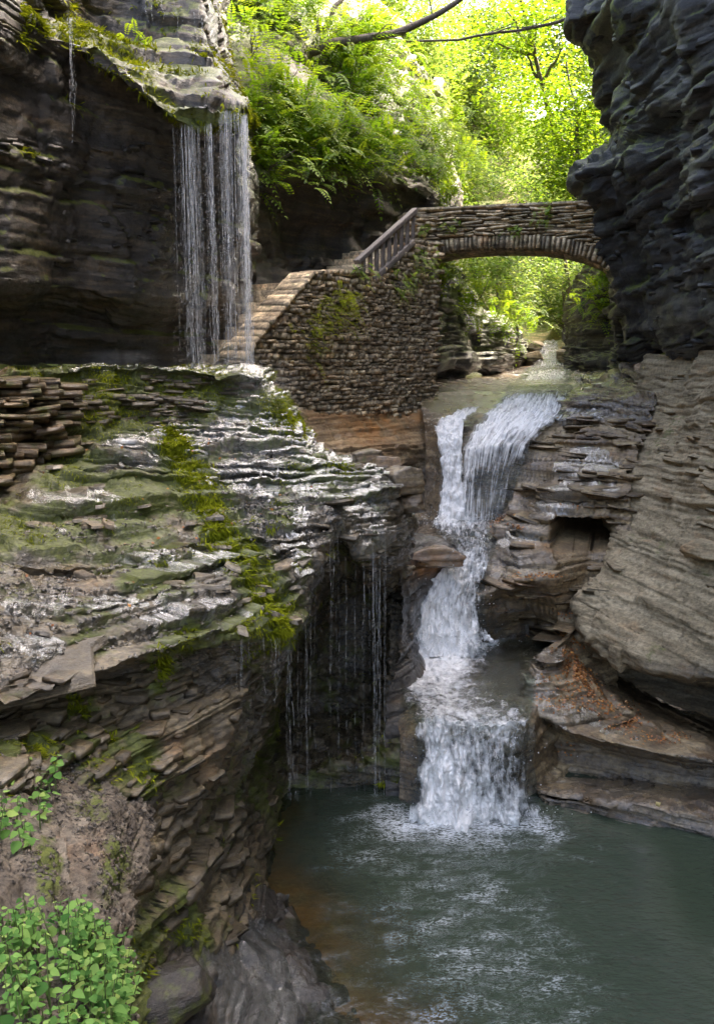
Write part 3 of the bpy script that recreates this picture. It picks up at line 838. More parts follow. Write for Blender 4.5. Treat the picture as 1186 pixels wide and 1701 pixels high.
# ---- spur of rock between the slab and the falls
rowsQ = [
    [(640, 900, 15), (690, 885, 15.6), (720, 892, 15.8), (750, 905, 15.6), (758, 912, 16)],
    [(655, 915, 13.6), (690, 900, 14.4), (730, 900, 14.8), (760, 912, 14.9), (766, 916, 15.6)],
    [(660, 930, 13.2), (692, 935, 13.9), (720, 930, 14.3), (758, 922, 14.6), (764, 925, 15.4)],
    [(664, 960, 13.0), (690, 960, 13.7), (712, 950, 14.1), (738, 940, 14.5), (744, 945, 15.2)],
    [(668, 1040, 12.7), (684, 1030, 13.2), (694, 1010, 13.7), (702, 985, 14.2), (706, 985, 15.0)],
    [(662, 1100, 12.4), (678, 1095, 12.7), (688, 1090, 13.0), (694, 1085, 13.4), (698, 1085, 14.4)],
    [(640, 1150, 12.0), (690, 1170, 12.1), (712, 1172, 12.2), (738, 1170, 12.3), (742, 1172, 13)],
    [(640, 1175, 11.8), (690, 1188, 11.8), (712, 1190, 11.9), (736, 1182, 12.1), (740, 1184, 13)],
    [(640, 1210, 11.5), (680, 1220, 11.5), (694, 1220, 11.6), (700, 1215, 11.8), (704, 1215, 13)],
    [(640, 1400, 11.2), (680, 1400, 11.2), (690, 1400, 11.3), (696, 1400, 11.5), (704, 1400, 13)],
]
rock_sheet('rock_spur', rowsQ, 90, 220, 'dark', 2, toward=(2, 9, 8), wet=lambda px, py, up, V: 0.9 + 0 * px,
           stain=lambda px, py, up, V: blobs(px, py, [(720, 945, 40, 14, 0.8)]), seed=12, a_coarse=0.10, a_fine=0.04, a_lump=0.08, joint=0.5)

# ---- wet rock apron at the near edge of the pool
rowsP = [
    [(240, 1500, 7.2), (330, 1480, 7.9), (400, 1480, 8.6), (470, 1500, 9.0), (505, 1530, 8.9)],
    [(230, 1560, 6.3), (320, 1545, 6.9), (390, 1545, 7.8), (450, 1550, 8.4), (500, 1560, 8.5)],
    [(215, 1640, 5.7), (310, 1630, 6.2), (390, 1610, 7.0), (470, 1590, 7.8), (530, 1590, 8.1)],
    [(200, 1720, 5.3), (300, 1720, 5.8), (390, 1690, 6.5), (490, 1660, 7.2), (590, 1660, 7.45)],
    [(190, 1800, 5.0), (300, 1800, 5.4), (400, 1790, 6.0), (510, 1760, 6.6), (620, 1740, 6.9)],
    [(190, 1900, 4.8), (300, 1900, 5.1), (400, 1900, 5.6), (520, 1880, 6.2), (650, 1860, 6.7)],
]
_, VP, NP, _ = rock_sheet('rock_apron', rowsP, 150, 130, 'dark', 2, toward=(1, 2, 9), wet=lambda px, py, up, V: np.clip(0.5 + 0.6 * smooth(px, 350, 430), 0, 1),
           moss=lambda px, py, up, V: np.clip(0.75 * np.exp(-((px - 235) / 40) ** 2) + blobs(px, py, [(330, 1600, 30, 40, 0.5)]) + 0.1 * fbm(V * 2, 3, 99), 0, 1),
           seed=13, a_coarse=0.14, a_fine=0.05, a_lump=0.16, joint=0.5, dip=(0.3, 0))

# ---- near bank of soil and gravel under the plants
rowsN = [
    [(-500, 1330, 4.6), (-200, 1280, 5.2), (0, 1262, 5.9), (110, 1285, 6.1), (200, 1315, 6.3), (250, 1345, 6.6)],
    [(-500, 1400, 4.0), (-200, 1340, 4.6), (0, 1320, 5.2), (110, 1345, 5.4), (190, 1370, 5.7), (240, 1400, 6.2)],
    [(-500, 1480, 3.5), (-200, 1430, 4.0), (0, 1410, 4.5), (100, 1430, 4.7), (180, 1450, 5.0), (228, 1470, 5.6)],
    [(-500, 1580, 3.0), (-200, 1540, 3.4), (0, 1520, 3.8), (90, 1530, 4.0), (170, 1550, 4.2), (222, 1570, 4.9)],
    [(-500, 1750, 2.5), (-200, 1720, 2.8), (0, 1700, 3.1), (90, 1710, 3.2), (180, 1730, 3.4), (240, 1760, 4.0)],
    [(-500, 2100, 1.8), (-200, 2100, 2.0), (0, 2100, 2.2), (90, 2100, 2.3), (190, 2100, 2.5), (260, 2100, 3.0)],
]
sheetN, VN, NN, AN = rock_sheet('gravel_bank', rowsN, 140, 140, 'soil', 3, toward=(0, 2, 9),
                                moss=lambda px, py, up, V: np.clip(blobs(px, py, [(80, 1440, 24, 80, 0.7), (230, 1620, 40, 80, 0.5), (150, 1330, 40, 40, 0.4), (190, 1440, 30, 60, 0.5)]) + 0.2 + 0.15 * fbm(V * 2, 3, 98), 0, 1),
                                seed=14, a_coarse=0.03, a_fine=0.02, a_lump=0.07, a_grain=0.04, joint=0.3)

# ---- wooded slopes that close the valley
rowsH = [
    [('w', -30, 34, 34), ('w', -16, 40, 31), ('w', -4, 48, 28), ('w', 7, 62, 24), ('w', 14, 66, 23), ('w', 22, 52, 26), ('w', 34, 44, 30), ('w', 52, 40, 34)],
    [('w', -26, 32, 24), ('w', -13, 37, 21), ('w', -2, 45, 18), ('w', 7.5, 58, 14), ('w', 13, 60, 14), ('w', 18, 50, 17), ('w', 28, 42, 22), ('w', 44, 38, 26)],
    [('w', -22, 28, 15), ('w', -10, 33, 13), ('w', 1, 41, 11), ('w', 8, 52, 8.5), ('w', 12, 53, 8.5), ('w', 15, 46, 10), ('w', 22, 40, 14), ('w', 36, 34, 18)],
    [('w', -18, 26, 9), ('w', -6, 30, 8), ('w', 4, 37, 7), ('w', 8, 47, 6.4), ('w', 11, 47, 6.4), ('w', 13, 41, 7), ('w', 18, 35, 9), ('w', 30, 30, 12)],
    [('w', -16, 25, 2), ('w', -3, 29, 3), ('w', 5.5, 34, 4), ('w', 8, 43, 5.6), ('w', 10.5, 43, 5.6), ('w', 12, 37, 5), ('w', 16, 31, 4), ('w', 28, 27, 4)],
]
rock_sheet('hillside', rowsH, 140, 120, 'hill', 5, toward=(6, 10, 20), seed=15, a_coarse=0.3, a_fine=0.0, a_lump=1.0,
           moss=lambda px, py, up, V: np.clip(0.75 + 0.2 * fbm(V * 0.3, 2, 97) - blobs(px, py, [(862, 300, 24, 60, 0.6), (905, 590, 40, 30, 0.6)]), 0, 1))
# ------------------------------------------------------------------ water
def flow_sheet(name, rows, foam, nu, nv, amp=0.05, seed=0, parent=None, stretch=(5.0, 5.0, 1.2), edge=0.35, mat='flow'):
    """rows of (px, py, depth); foam: one value for each row"""
    V = loft(rows, nu, nv, 3)
    n = grid_normals(V, (1, 4, 12))
    nz = fbm(V * np.array(stretch) * 1.6, 4, seed, 0.6)
    G = np.array([[np.array(c[1:], float) if c[0] == 'w' else P(*c) for c in r] for r in rows])
    dd = np.linalg.norm(np.diff(G, axis=0), axis=2).mean(axis=1) + 1e-3
    t = np.concatenate([[0], np.cumsum(dd ** 0.8)])
    t /= t[-1]
    fo = np.stack([np.interp(np.linspace(0, 1, nu), np.linspace(0, 1, max(2, np.size(q))), np.atleast_1d(q) * np.ones(max(2, np.size(q)))) for q in foam])
    fv = np.stack([np.interp(np.linspace(0, 1, nv), t, fo[:, k]) for k in range(nu)], 1)
    u = np.linspace(0, 1, nu)[None, :] * np.ones((nv, 1))
    fv = fv - edge * (np.exp(-(u / 0.09) ** 2) + np.exp(-((1 - u) / 0.09) ** 2)) * (0.55 + 0.9 * fbm(V * 3.5, 3, seed + 5))
    V = V + n * (amp * nz * (0.25 + np.clip(fv, 0, 1)))[..., None]
    length = np.linalg.norm(np.diff(V, axis=0), axis=2).mean(axis=1)
    v = np.concatenate([[0], np.cumsum(length)])[:, None] * np.ones((1, nu))
    uv = np.stack([u, v], -1)
    F = grid_faces(nv, nu)
    if (np.cross(V[0, 1] - V[0, 0], V[1, 0] - V[0, 0]) @ n[0, 0]) < 0:
        F = F[:, ::-1]
    o = obj(name, mesh_np(name, V, F, M[mat], True, {'foam': fv}, uv), parent)
    if parent is None:
        tag(o, kind='structure')
    return o, V, n, fv


OCT_V = np.array([[1, 0, 0], [-1, 0, 0], [0, 1, 0], [0, -1, 0], [0, 0, 1], [0, 0, -1]], float)
OCT_F = np.array([[0, 2, 4], [2, 1, 4], [1, 3, 4], [3, 0, 4], [2, 0, 5], [1, 2, 5], [3, 1, 5], [0, 3, 5]])


def drops(name, pts, size, mat, stretch=1.0, parent=None):
    pts = np.asarray(pts)
    size = np.broadcast_to(size, (len(pts),))
    S = np.ones((len(pts), 1, 3)) * size[:, None, None]
    S[:, :, 2] *= stretch
    V = pts[:, None] + OCT_V[None] * S
    F = OCT_F[None] + (np.arange(len(pts)) * 6)[:, None, None]
    return obj(name, mesh_np(name, V, F.reshape(-1, 3), mat), parent)


def spray_mat(name, alpha, col=(0.92, 0.91, 0.90)):
    m, nt, out = nmat(name)
    d = N(nt, 'BsdfPrincipled')
    d.inputs['Base Color'].default_value = (*col, 1)
    d.inputs['Roughness'].default_value = 0.3
    t = N(nt, 'BsdfTransparent')
    geo = N(nt, 'NewGeometry')
    f = ramp(nt, noise(nt, geo.outputs['Position'], 5.0, 4, 0.65, (3, 3, 1)), [(0.32, (alpha * 0.25,) * 3), (0.68, (min(1.0, alpha * 1.5),) * 3)])
    mx = N(nt, 'MixShader')
    L(nt, f, mx.inputs[0])
    L(nt, t.outputs[0], mx.inputs[1])
    L(nt, d.outputs[0], mx.inputs[2])
    L(nt, mx.outputs[0], out.inputs[0])
    return m


M['spray'] = spray_mat('water_spray', 0.75)
M['thread'] = spray_mat('water_thread', 0.27)

fan, VF, NF, FF = flow_sheet('upper_waterfall', [
    [(845, 648, 22.2), (880, 646, 22.2), (915, 646, 22.0), (944, 648, 22.0)],
    [(828, 662, 20.9), (868, 660, 20.8), (905, 660, 20.7), (946, 664, 20.6)],
    [(806, 686, 19.5), (850, 682, 19.5), (895, 682, 19.5), (940, 686, 19.45)],
    [(786, 712, 18.7), (816, 708, 18.6), (858, 706, 18.6), (908, 710, 18.6)],
    [(768, 748, 18.1), (794, 742, 17.9), (834, 736, 17.9), (880, 738, 17.9)],
    [(760, 800, 17.7), (788, 798, 17.5), (820, 796, 17.5), (860, 790, 17.5)],
    [(756, 862, 17.2), (784, 864, 17.0), (812, 864, 17.0), (842, 858, 17.1)]], [.35, .66, .74, .78, [.78, .7, .66, .6], [.66, .5, .48, .45], [.8, .6, .55, .5]], 150, 200, 0.05, 301, mat='streak')
flow_sheet('left_waterfall', [
    [(768, 680, 19.9), (784, 677, 19.9), (802, 675, 19.9)],
    [(738, 692, 19.2), (760, 690, 19.1), (784, 686, 19.2)],
    [(721, 706, 18.7), (745, 706, 18.6), (770, 700, 18.7)],
    [(728, 730, 18.2), (748, 734, 18.0), (767, 734, 18.1)],
    [(734, 800, 17.7), (750, 800, 17.5), (768, 800, 17.6)],
    [(728, 862, 17.2), (750, 866, 17.0), (776, 864, 17.1)]], [0.6, 0.8, 0.85, 0.9, 0.85, 0.95], 70, 170, 0.06, 302, mat='streak')
flow_sheet('upper_stream', [
    [(872, 612, 30), (905, 611, 30), (946, 611, 30)],
    [(868, 618, 28.0), (905, 617, 28), (948, 617, 28)],
    [(862, 634, 26.2), (905, 634, 26.1), (948, 632, 26.1)],
    [(845, 640, 24.6), (900, 640, 24.5), (950, 640, 24.4)],
    [(832, 650, 22.4), (885, 648, 22.3), (948, 650, 22.2)]], [0.4, 0.6, 0.62, 0.3, 0.25], 90, 80, 0.04, 303, edge=0.7)
flow_sheet('far_cascade', [
    [(903, 566, 35), (914, 565, 35), (926, 566, 35)],
    [(898, 580, 34), (912, 582, 33.9), (926, 580, 34)],
    [(892, 594, 32.6), (912, 596, 32.4), (932, 594, 32.6)],
    [(884, 606, 31.4), (912, 608, 31.2), (940, 606, 31.4)],
    [(874, 613, 30.2), (908, 613, 30.1), (944, 612, 30.2)]], [0.42, 0.52, 0.48, 0.54, 0.42], 50, 60, 0.05, 312, mat='streak')
chute, VC, NC, FC = flow_sheet('middle_waterfall', [
    [(722, 858, 17.5), (772, 860, 17.5), (834, 857, 17.5)],
    [(718, 872, 16.7), (772, 874, 16.7), (826, 872, 16.7)],
    [(732, 888, 16.1), (778, 890, 16.0), (824, 888, 16.0)],
    [(762, 906, 15.4), (792, 908, 15.3), (822, 906, 15.3)],
    [(702, 944, 14.5), (755, 934, 14.6), (812, 926, 14.7)],
    [(692, 965, 14.2), (750, 960, 14.2), (806, 950, 14.4)],
    [(684, 1010, 13.9), (745, 1006, 13.9), (804, 996, 14.0)],
    [(680, 1060, 13.7), (745, 1062, 13.7), (808, 1054, 13.8)],
    [(672, 1092, 13.4), (750, 1096, 13.3), (838, 1086, 13.5)]], [[1., .9, .6], [.7, .62, .5], [.5, .55, .5], [.5, .6, .5], [.72, .74, .6], [.86, .76, .6], [.84, .74, .56], [.95, .9, .7], [.9, .8, .3]], 170, 260, 0.11, 304)
flow_sheet('stream', [
    [ZP(664, 1074, 1.30), ZP(752, 1076, 1.30), ZP(850, 1060, 1.30), ZP(940, 1052, 1.30)],
    [ZP(664, 1092, 1.30), ZP(752, 1094, 1.30), ZP(850, 1080, 1.30), ZP(930, 1072, 1.30)],
    [ZP(662, 1120, 1.29), ZP(756, 1120, 1.29), ZP(850, 1108, 1.29), ZP(915, 1096, 1.29)],
    [ZP(668, 1155, 1.28), ZP(760, 1155, 1.28), ZP(850, 1146, 1.28), ZP(888, 1130, 1.28)],
    [ZP(684, 1188, 1.27), ZP(768, 1192, 1.27), ZP(850, 1190, 1.27), ZP(882, 1182, 1.27)],
    [(690, 1202, 11.02), (770, 1206, 10.96), (850, 1205, 10.96), (886, 1198, 11.05)]], [[.95, .95, .5, .1], [.95, .85, .3, .1], [.8, .7, .3, .15], [.65, .62, .4, .2], [.62, .62, .58, .45], [.66, .66, .66, .6]], 170, 150, 0.045, 305, edge=0.3, mat='clear')
low, VW, NW, FW = flow_sheet('lower_waterfall', [
    [(688, 1190, 11.16), (770, 1198, 11.02), (850, 1202, 10.98), (888, 1200, 11.05)],
    [(690, 1212, 10.98), (775, 1222, 10.86), (850, 1226, 10.84), (890, 1218, 10.96)],
    [(696, 1262, 10.86), (778, 1270, 10.76), (850, 1276, 10.76), (886, 1268, 10.9)],
    [(686, 1310, 10.76), (776, 1318, 10.64), (850, 1322, 10.68), (892, 1316, 10.8)],
    [(678, 1372, 10.6), (785, 1386, 10.45), (850, 1384, 10.48), (902, 1370, 10.66)]], [[.6, .7, .66, .6], [.85, .62, .6, .45], [.9, .72, .56, .5], [.95, .8, .62, .6], [1., .95, .8, .7]], 170, 190, 0.13, 306, edge=0.5)

# splashes where the falls land and where they break
spl = []
for (px, py, d, sx, sy, k) in [(752, 862, 17.0, 34, 8, 260), (800, 864, 17.0, 30, 5, 160), (745, 1000, 13.8, 34, 34, 300), (745, 1070, 13.55, 50, 10, 300), (785, 1352, 10.6, 60, 6, 420), (735, 708, 18.5, 18, 10, 120), (690, 1060, 13.5, 12, 20, 100), (905, 632, 26, 36, 6, 90), (780, 1255, 10.8, 60, 40, 200)]:
    for q in range(k):
        p = P(px + RNG.normal() * sx, py + RNG.normal() * sy - abs(RNG.normal()) * 4, d + RNG.normal() * 0.12)
        spl.append(p)
o = drops('water_splash', spl, RNG.uniform(0.003, 0.011, len(spl)), M['spray'])
tag(o, 'white spray thrown up where the cascades land', 'spray', kind='stuff')

# falling threads of water
def threads(name, specs, mat, parent=None):
    """specs: (px0, py0, d, px1, py1, r)"""
    b = Bag()
    for (x0, y0, d, x1, y1, r) in specs:
        a, e = P(x0, y0, d), P(x1, y1, d)
        e[0] = a[0] + (e[0] - a[0]) * 1.0
        n = 42
        t = np.linspace(0, 1, n)
        pts = a[None] * (1 - t[:, None]) + e[None] * t[:, None]
        sd = int(RNG.integers(1e6))
        pts[:, 0] += (0.02 * vnoise(np.stack([t * 5, t * 0, t * 0], -1), sd) + 0.010 * vnoise(np.stack([t * 19, t * 0, t * 0], -1), sd + 3)) * (0.3 + t)
        rad = r * (0.35 + 1.0 * h01(np.arange(n), seed=sd)) * (1 - 0.3 * t) * (0.75 + 0.5 * vnoise(np.stack([t * 4, t * 0, t * 0 + 5], -1), sd + 9))
        V, F = tube(pts, rad, 4)
        keep = np.repeat(h01(np.arange(n - 1), seed=sd + 1) > (0.04 + 0.28 * t[1:] ** 0.7) * (1.0 if r < 0.007 else 0.6), 4)
        if keep.any():
            b.add(V, F[keep])
    return obj(name, b.mesh(name, mat, True), parent)


def lip_y(px):
    return float(np.interp(px, [285, 300, 330, 350, 375, 405, 416], [205, 205, 210, 206, 185, 186, 195]))


sp = []
for k in range(150):
    x = RNG.uniform(286, 412) if k % 3 == 0 else RNG.choice([301, 307, 312, 318, 323, 346, 349, 372, 377, 384, 397]) + RNG.normal() * 4.5
    sp.append((x, lip_y(x) + RNG.uniform(-4, 6), RNG.uniform(13.0, 13.5), x + (593 - x) * 0.05 + RNG.normal() * 1.5, 612, RNG.uniform(0.0015, 0.004)))
for x in (303, 308, 313, 318, 322, 346, 349, 372, 376, 383):
    for j in range(2):
        sp.append((x + RNG.normal() * 1.2, lip_y(x), 13.1, x + (593 - x) * 0.045 + RNG.normal() * 1.5, 613, RNG.uniform(0.004, 0.008)))
for k in range(48):
    x = 406 + RNG.normal() * 3.4
    sp.append((x, 190 + RNG.uniform(0, 20), RNG.uniform(13.3, 13.7), x + 9 + RNG.normal() * 1.6, 606, RNG.uniform(0.003, 0.009)))
fall = threads('waterfall_curtain', sp, M['thread'])
tag(fall, kind='structure')
pts = [P(RNG.uniform(288, 418), RNG.uniform(215, 610), RNG.uniform(12.9, 13.7)) for k in range(1700)]
dr = drops('falling_drops', pts, RNG.uniform(0.002, 0.006, len(pts)), M['thread'], 3.0, fall)
sp = [(x, y, 15.0, x + 6, y + RNG.uniform(40, 80), 0.006) for x, y in [(285, -30), (292, 10), (297, -20), (322, 20), (330, 10), (335, 25), (240, -20), (250, -10), (268, -10)]]
sp += [(118 + RNG.normal() * 3, 30, 12.0, 124 + RNG.normal() * 3, RNG.uniform(110, 240), 0.006) for k in range(6)]
tag(threads('upper_trickle', sp, M['thread']), kind='structure')
sp = []
for x, y0, d in [(478, 1050, 8.8), (484, 1000, 9.3), (492, 985, 9.4), (500, 975, 9.6), (508, 965, 9.7), (514, 955, 9.8), (622, 905, 11.1), (627, 905, 11.1), (631, 904, 11.1), (640, 898, 11.2), (560, 930, 11.0), (575, 925, 11.0), (590, 920, 10.9), (604, 915, 11.0)]:
    for j in range(3 if x in (478, 508, 622, 627, 631) else 1):
        sp.append((x + RNG.normal() * 1.5, y0, d, x + (593 - x) * 0.03, 1330, RNG.uniform(0.0022, 0.0042)))
for k in range(16):
    x = RNG.uniform(478, 650)
    sp.append((x, float(np.interp(x, [470, 480, 513, 556, 598, 655], [1055, 1046, 950, 880, 915, 890])) + 8, 10.2, x, RNG.uniform(1050, 1330), RNG.uniform(0.0015, 0.003)))
for k in range(14):
    x = RNG.uniform(380, 474)
    sp.append((x, 1060, 8.0, x, RNG.uniform(1110, 1200), RNG.uniform(0.0015, 0.0025)))
tag(threads('ledge_drips', sp, M['thread']), kind='structure')

# film of water that slides over the ledge corner and the slab steps
def film(name, V, Nn, foamf, mat, lift=0.014):
    px, py = proj(V)
    f = foamf(px, py)
    nv, nu = px.shape
    Q = V + Nn * lift
    F = grid_faces(nv, nu)
    keep = (f.ravel()[F] > 0.06).any(1)
    F = F[keep]
    idx, inv_ = np.unique(F, return_inverse=True)
    F = inv_.reshape(F.shape)
    uv = np.stack([px / 160.0, V[..., 2]], -1).reshape(-1, 2)[idx]
    return tag(obj(name, mesh_np(name, Q.reshape(-1, 3)[idx], F, M[mat], True, {'foam': f.ravel()[idx]}, uv)), kind='structure')


film('ledge_water', VL, NL, lambda px, py: blobs(px, py, [(425, 625, 16, 22, 0.85), (436, 655, 26, 26, 0.8), (440, 690, 26, 24, 0.8), (400, 690, 60, 22, 0.66), (350, 706, 60, 18, 0.66), (430, 722, 80, 18, 0.7), (500, 735, 60, 14, 0.55), (330, 735, 60, 14, 0.5), (210, 733, 26, 7, 0.85), (275, 721, 26, 9, 0.75), (235, 765, 30, 8, 0.5),  # white rills, with small left patches painted in as wet glints
     (560, 770, 60, 20, 0.42), (600, 840, 40, 50, 0.45), (620, 890, 40, 14, 0.5), (500, 800, 70, 30, 0.4), (420, 790, 60, 20, 0.36), (345, 612, 90, 5, 0.55), (195, 611, 70, 5, 0.6), (500, 900, 18, 40, 0.42), (130, 1010, 130, 22, 0.12), (330, 1010, 90, 26, 0.14), (60, 1080, 90, 22, 0.10), (250, 1045, 70, 18, 0.12), (300, 930, 130, 26, 0.10), (110, 826, 60, 14, 0.2), (180, 880, 110, 12, 0.09)]) * np.clip(0.65 + 1.1 * fbm(VL * 3.2, 4, 308, 0.65), 0, 1.15), 'veil')
film('ledge_water', VM, NM, lambda px, py: blobs(px, py, [(885, 1160, 34, 34, 0.3), (930, 1195, 60, 20, 0.2), (1030, 1222, 90, 16, 0.12), (930, 1090, 40, 18, 0.12)]) * np.clip(0.6 + 1.1 * fbm(VM * 3.5, 4, 309, 0.65), 0, 1.15), 'veil', 0.008)
film('bank_water', VR, NR, lambda px, py: blobs(px, py, [(975, 790, 40, 34, 0.42), (930, 830, 36, 18, 0.4), (870, 895, 34, 12, 0.7), (900, 1050, 60, 10, 0.3), (960, 690, 60, 14, 0.14), (850, 1070, 60, 10, 0.5)]) * np.clip(0.6 + 1.1 * fbm(VR * 3.5, 4, 310, 0.65), 0, 1.15), 'veil', 0.012)
film('apron_water', VP, NP, lambda px, py: blobs(px, py, [(400, 1620, 60, 60, 0.35), (470, 1670, 80, 50, 0.5), (560, 1680, 40, 50, 0.5), (430, 1560, 50, 30, 0.2)]) * np.clip(0.8 + 0.9 * fbm(VP * 2.5, 3, 311), 0, 1.15), 'veil', 0.008)

# pool
PX = np.linspace(-5, 11, 180)
PY = np.linspace(2.0, 12.4, 150)
gx, gy = np.meshgrid(PX, PY)
pv = np.stack([gx, gy, np.zeros_like(gx)], -1)
rip = smooth(-((gx - 1.1) / 2.6) ** 2 - ((gy - 8.2) / 3.6) ** 2 + 0.35 * fbm(np.stack([gx, gy, gx * 0], -1) * 0.9, 3, 404), -1.5, 0.0)
pz = 0.012 * fbm(np.stack([gx * 2.2, gy * 3.0, gx * 0], -1), 4, 401, 0.6)
pv[..., 2] = pz * (0.15 + rip)
foam = np.clip(1.0 * np.exp(-((gx - 1.55) / 1.1) ** 2 - ((gy - 10.55) / 0.55) ** 2) * (0.75 + 0.5 * fbm(np.stack([gx * 1.5, gy * 1.5, gx * 0], -1), 3, 405)) + 0.47 * rip, 0, 1)  # foam below the fall, plus sky glare painted white on the ripples
m, nt, out = nmat('pool_water')
geo = N(nt, 'NewGeometry')
n1 = noise(nt, geo.outputs['Position'], 5.0, 5, 0.6, (1, 1.5, 1))
n2 = noise(nt, geo.outputs['Position'], 12.0, 5, 0.62, (0.8, 2.0, 1))
bp = N(nt, 'Bump')
L(nt, math_(nt, 'ADD', math_(nt, 'MULTIPLY', attr(nt, 'ripple'), 0.95), 0.05), bp.inputs['Strength'])
bp.inputs['Distance'].default_value = 0.22
L(nt, math_(nt, 'ADD', n1, math_(nt, 'MULTIPLY', n2, 0.5)), bp.inputs['Height'])
murk = N(nt, 'BsdfDiffuse')
murk.inputs[0].default_value = (0.040, 0.054, 0.034, 1)
tr = N(nt, 'BsdfTransparent')
tr.inputs[0].default_value = (0.75, 0.80, 0.62, 1)
body = N(nt, 'MixShader')
L(nt, attr(nt, 'murk'), body.inputs[0])
L(nt, tr.outputs[0], body.inputs[1])
L(nt, murk.outputs[0], body.inputs[2])
gl = N(nt, 'BsdfGlossy')
gl.inputs['Roughness'].default_value = 0.05
fr = N(nt, 'Fresnel')
fr.inputs[0].default_value = 1.33
L(nt, bp.outputs[0], gl.inputs['Normal'])
L(nt, bp.outputs[0], fr.inputs['Normal'])
mx = N(nt, 'MixShader')
L(nt, fr.outputs[0], mx.inputs[0])
L(nt, body.outputs[0], mx.inputs[1])
L(nt, gl.outputs[0], mx.inputs[2])
wf = N(nt, 'BsdfDiffuse')
wf.inputs[0].default_value = (0.8, 0.83, 0.86, 1)  # white of the foam and of the painted sky glare
mf = N(nt, 'MixShader')
n4 = noise(nt, geo.outputs['Position'], 2.2, 4, 0.6, (1, 1.8, 1))
L(nt, math_(nt, 'MULTIPLY', math_(nt, 'SUBTRACT', math_(nt, 'ADD', attr(nt, 'foam'), math_(nt, 'ADD', math_(nt, 'MULTIPLY', math_(nt, 'SUBTRACT', 1.0, math_(nt, 'MULTIPLY', math_(nt, 'ABSOLUTE', math_(nt, 'SUBTRACT', n2, 0.5)), 7.0), True), 0.75), math_(nt, 'MULTIPLY', n4, 1.0))), 1.58), 1.5, True), mf.inputs[0])
L(nt, mx.outputs[0], mf.inputs[1])
L(nt, wf.outputs[0], mf.inputs[2])
L(nt, mf.outputs[0], out.inputs[0])
M['pool'] = m
ppx, ppy = proj(pv)
murkv = smooth(ppx + 0.81 * (1700 - ppy) + 60 * fbm(pv * 0.8, 3, 403), 600, 860) * 0.92
pool = obj('pool_water', mesh_np('pool_water', pv, grid_faces(*gx.shape), m, True, {'ripple': np.clip(rip + 0.16, 0, 1), 'murk': murkv, 'foam': foam}))
tag(pool, kind='structure')
# the pool bed: rusty shallows near the apron
bx_, by_ = np.meshgrid(np.linspace(-5, 11, 90), np.linspace(2, 12.4, 80))
bz = -0.12 - 0.75 * smooth(bx_ - 0.35 * (by_ - 7), 0.3, 2.2) + 0.05 * fbm(np.stack([bx_, by_, bx_ * 0], -1) * 1.5, 3, 402)
bedV = np.stack([bx_, by_, bz], -1)
bed = obj('pool_bed', mesh_np('pool_bed', bedV, grid_faces(80, 90), M['bank'], True, {'stain': 0.75 * (1 - smooth(bx_, 0.8, 2.4)) + 0 * bx_, 'wet': 0 * bx_, 'moss': 0 * bx_}))
tag(bed, kind='structure')

# ------------------------------------------------------------------ masonry
def stone_mesh(seed):
    r = np.random.default_rng(seed)
    def ring(y, s, j):
        c = np.array([[-.5, y, -.5], [.5, y, -.5], [.5, y, .5], [-.5, y, .5]]) * np.array([s, 1, s])
        return c + r.uniform(-j, j, (4, 3)) * np.array([1, 0.6, 1])
    V = np.concatenate([ring(.5, 1, .02), ring(-.34, 1.0, .05), ring(-.5, .87, .07)])
    F = [[3, 2, 1, 0], [8, 9, 10, 11]]
    for k in range(4):
        F.append([k, (k + 1) % 4, 4 + (k + 1) % 4, 4 + k])
        F.append([4 + k, 4 + (k + 1) % 4, 8 + (k + 1) % 4, 8 + k])
    return V, np.array(F)


STV = [stone_mesh(s) for s in range(10)]
STM = [mesh_np('stone', v, f, M['masonry'], False, {'moss': np.full(len(v), 0.38 if k_ % 2 else 0.26)}) for k_, (v, f) in enumerate(STV)]


def frame_rot(t, n):
    """local x along t, local -y along n (outward), z up"""
    t, n = Vector(t).normalized(), Vector(n).normalized()
    return Matrix((t, -n, t.cross(-n))).transposed().to_3x3()


def place(o, loc, rot3, scale):
    o.matrix_local = Matrix.Translation(loc) @ rot3.to_4x4() @ Matrix.Diagonal((*scale, 1))


def plane_hit(px, py, p0, n):
    v = ray(px, py)
    return CAM + v * (np.dot(p0 - CAM, n) / np.dot(v, n))


class Facade:
    """a vertical wall plane through two ground points, with s along it and z up"""
    def __init__(self, a, b):
        self.a = np.array([a[0], a[1], 0.0])
        d = np.array([b[0] - a[0], b[1] - a[1], 0.0])
        self.len = np.linalg.norm(d)
        self.t = d / self.len
        self.n = np.array([self.t[1], -self.t[0], 0.0])
        if np.dot(self.n, CAM - self.a) < 0:
            self.n = -self.n

    def sz(self, px, py):
        q = plane_hit(px, py, self.a, self.n)
        return float(np.dot(q - self.a, self.t)), float(q[2])

    def at(self, s, z, out=0.0):
        return self.a + self.t * s + self.n * out + np.array([0, 0, z])


def lay_course(fac, root, core_top, z0, z1, s0, s1, hmin, hmax, lmin, lmax, rng, base_fn=None, depth=0.22, proud=0.0):
    """list of stones (s, z, length, height) that fill the face between z0 and the top profile"""
    out = []
    z = z0
    while z < z1:
        h = rng.uniform(hmin, hmax)
        s = s0 - rng.uniform(0, lmax)
        while s < s1:
            l = rng.uniform(lmin, lmax) * rng.choice([0.7, 1, 1, 1.5])
            c = s + l / 2
            if s0 <= c <= s1 and z + h * 0.6 < core_top(c) and (base_fn is None or z + h * 0.4 > base_fn(c)):
                out.append((c, z + h / 2, l, h))
            s += l
        z += h
    return out


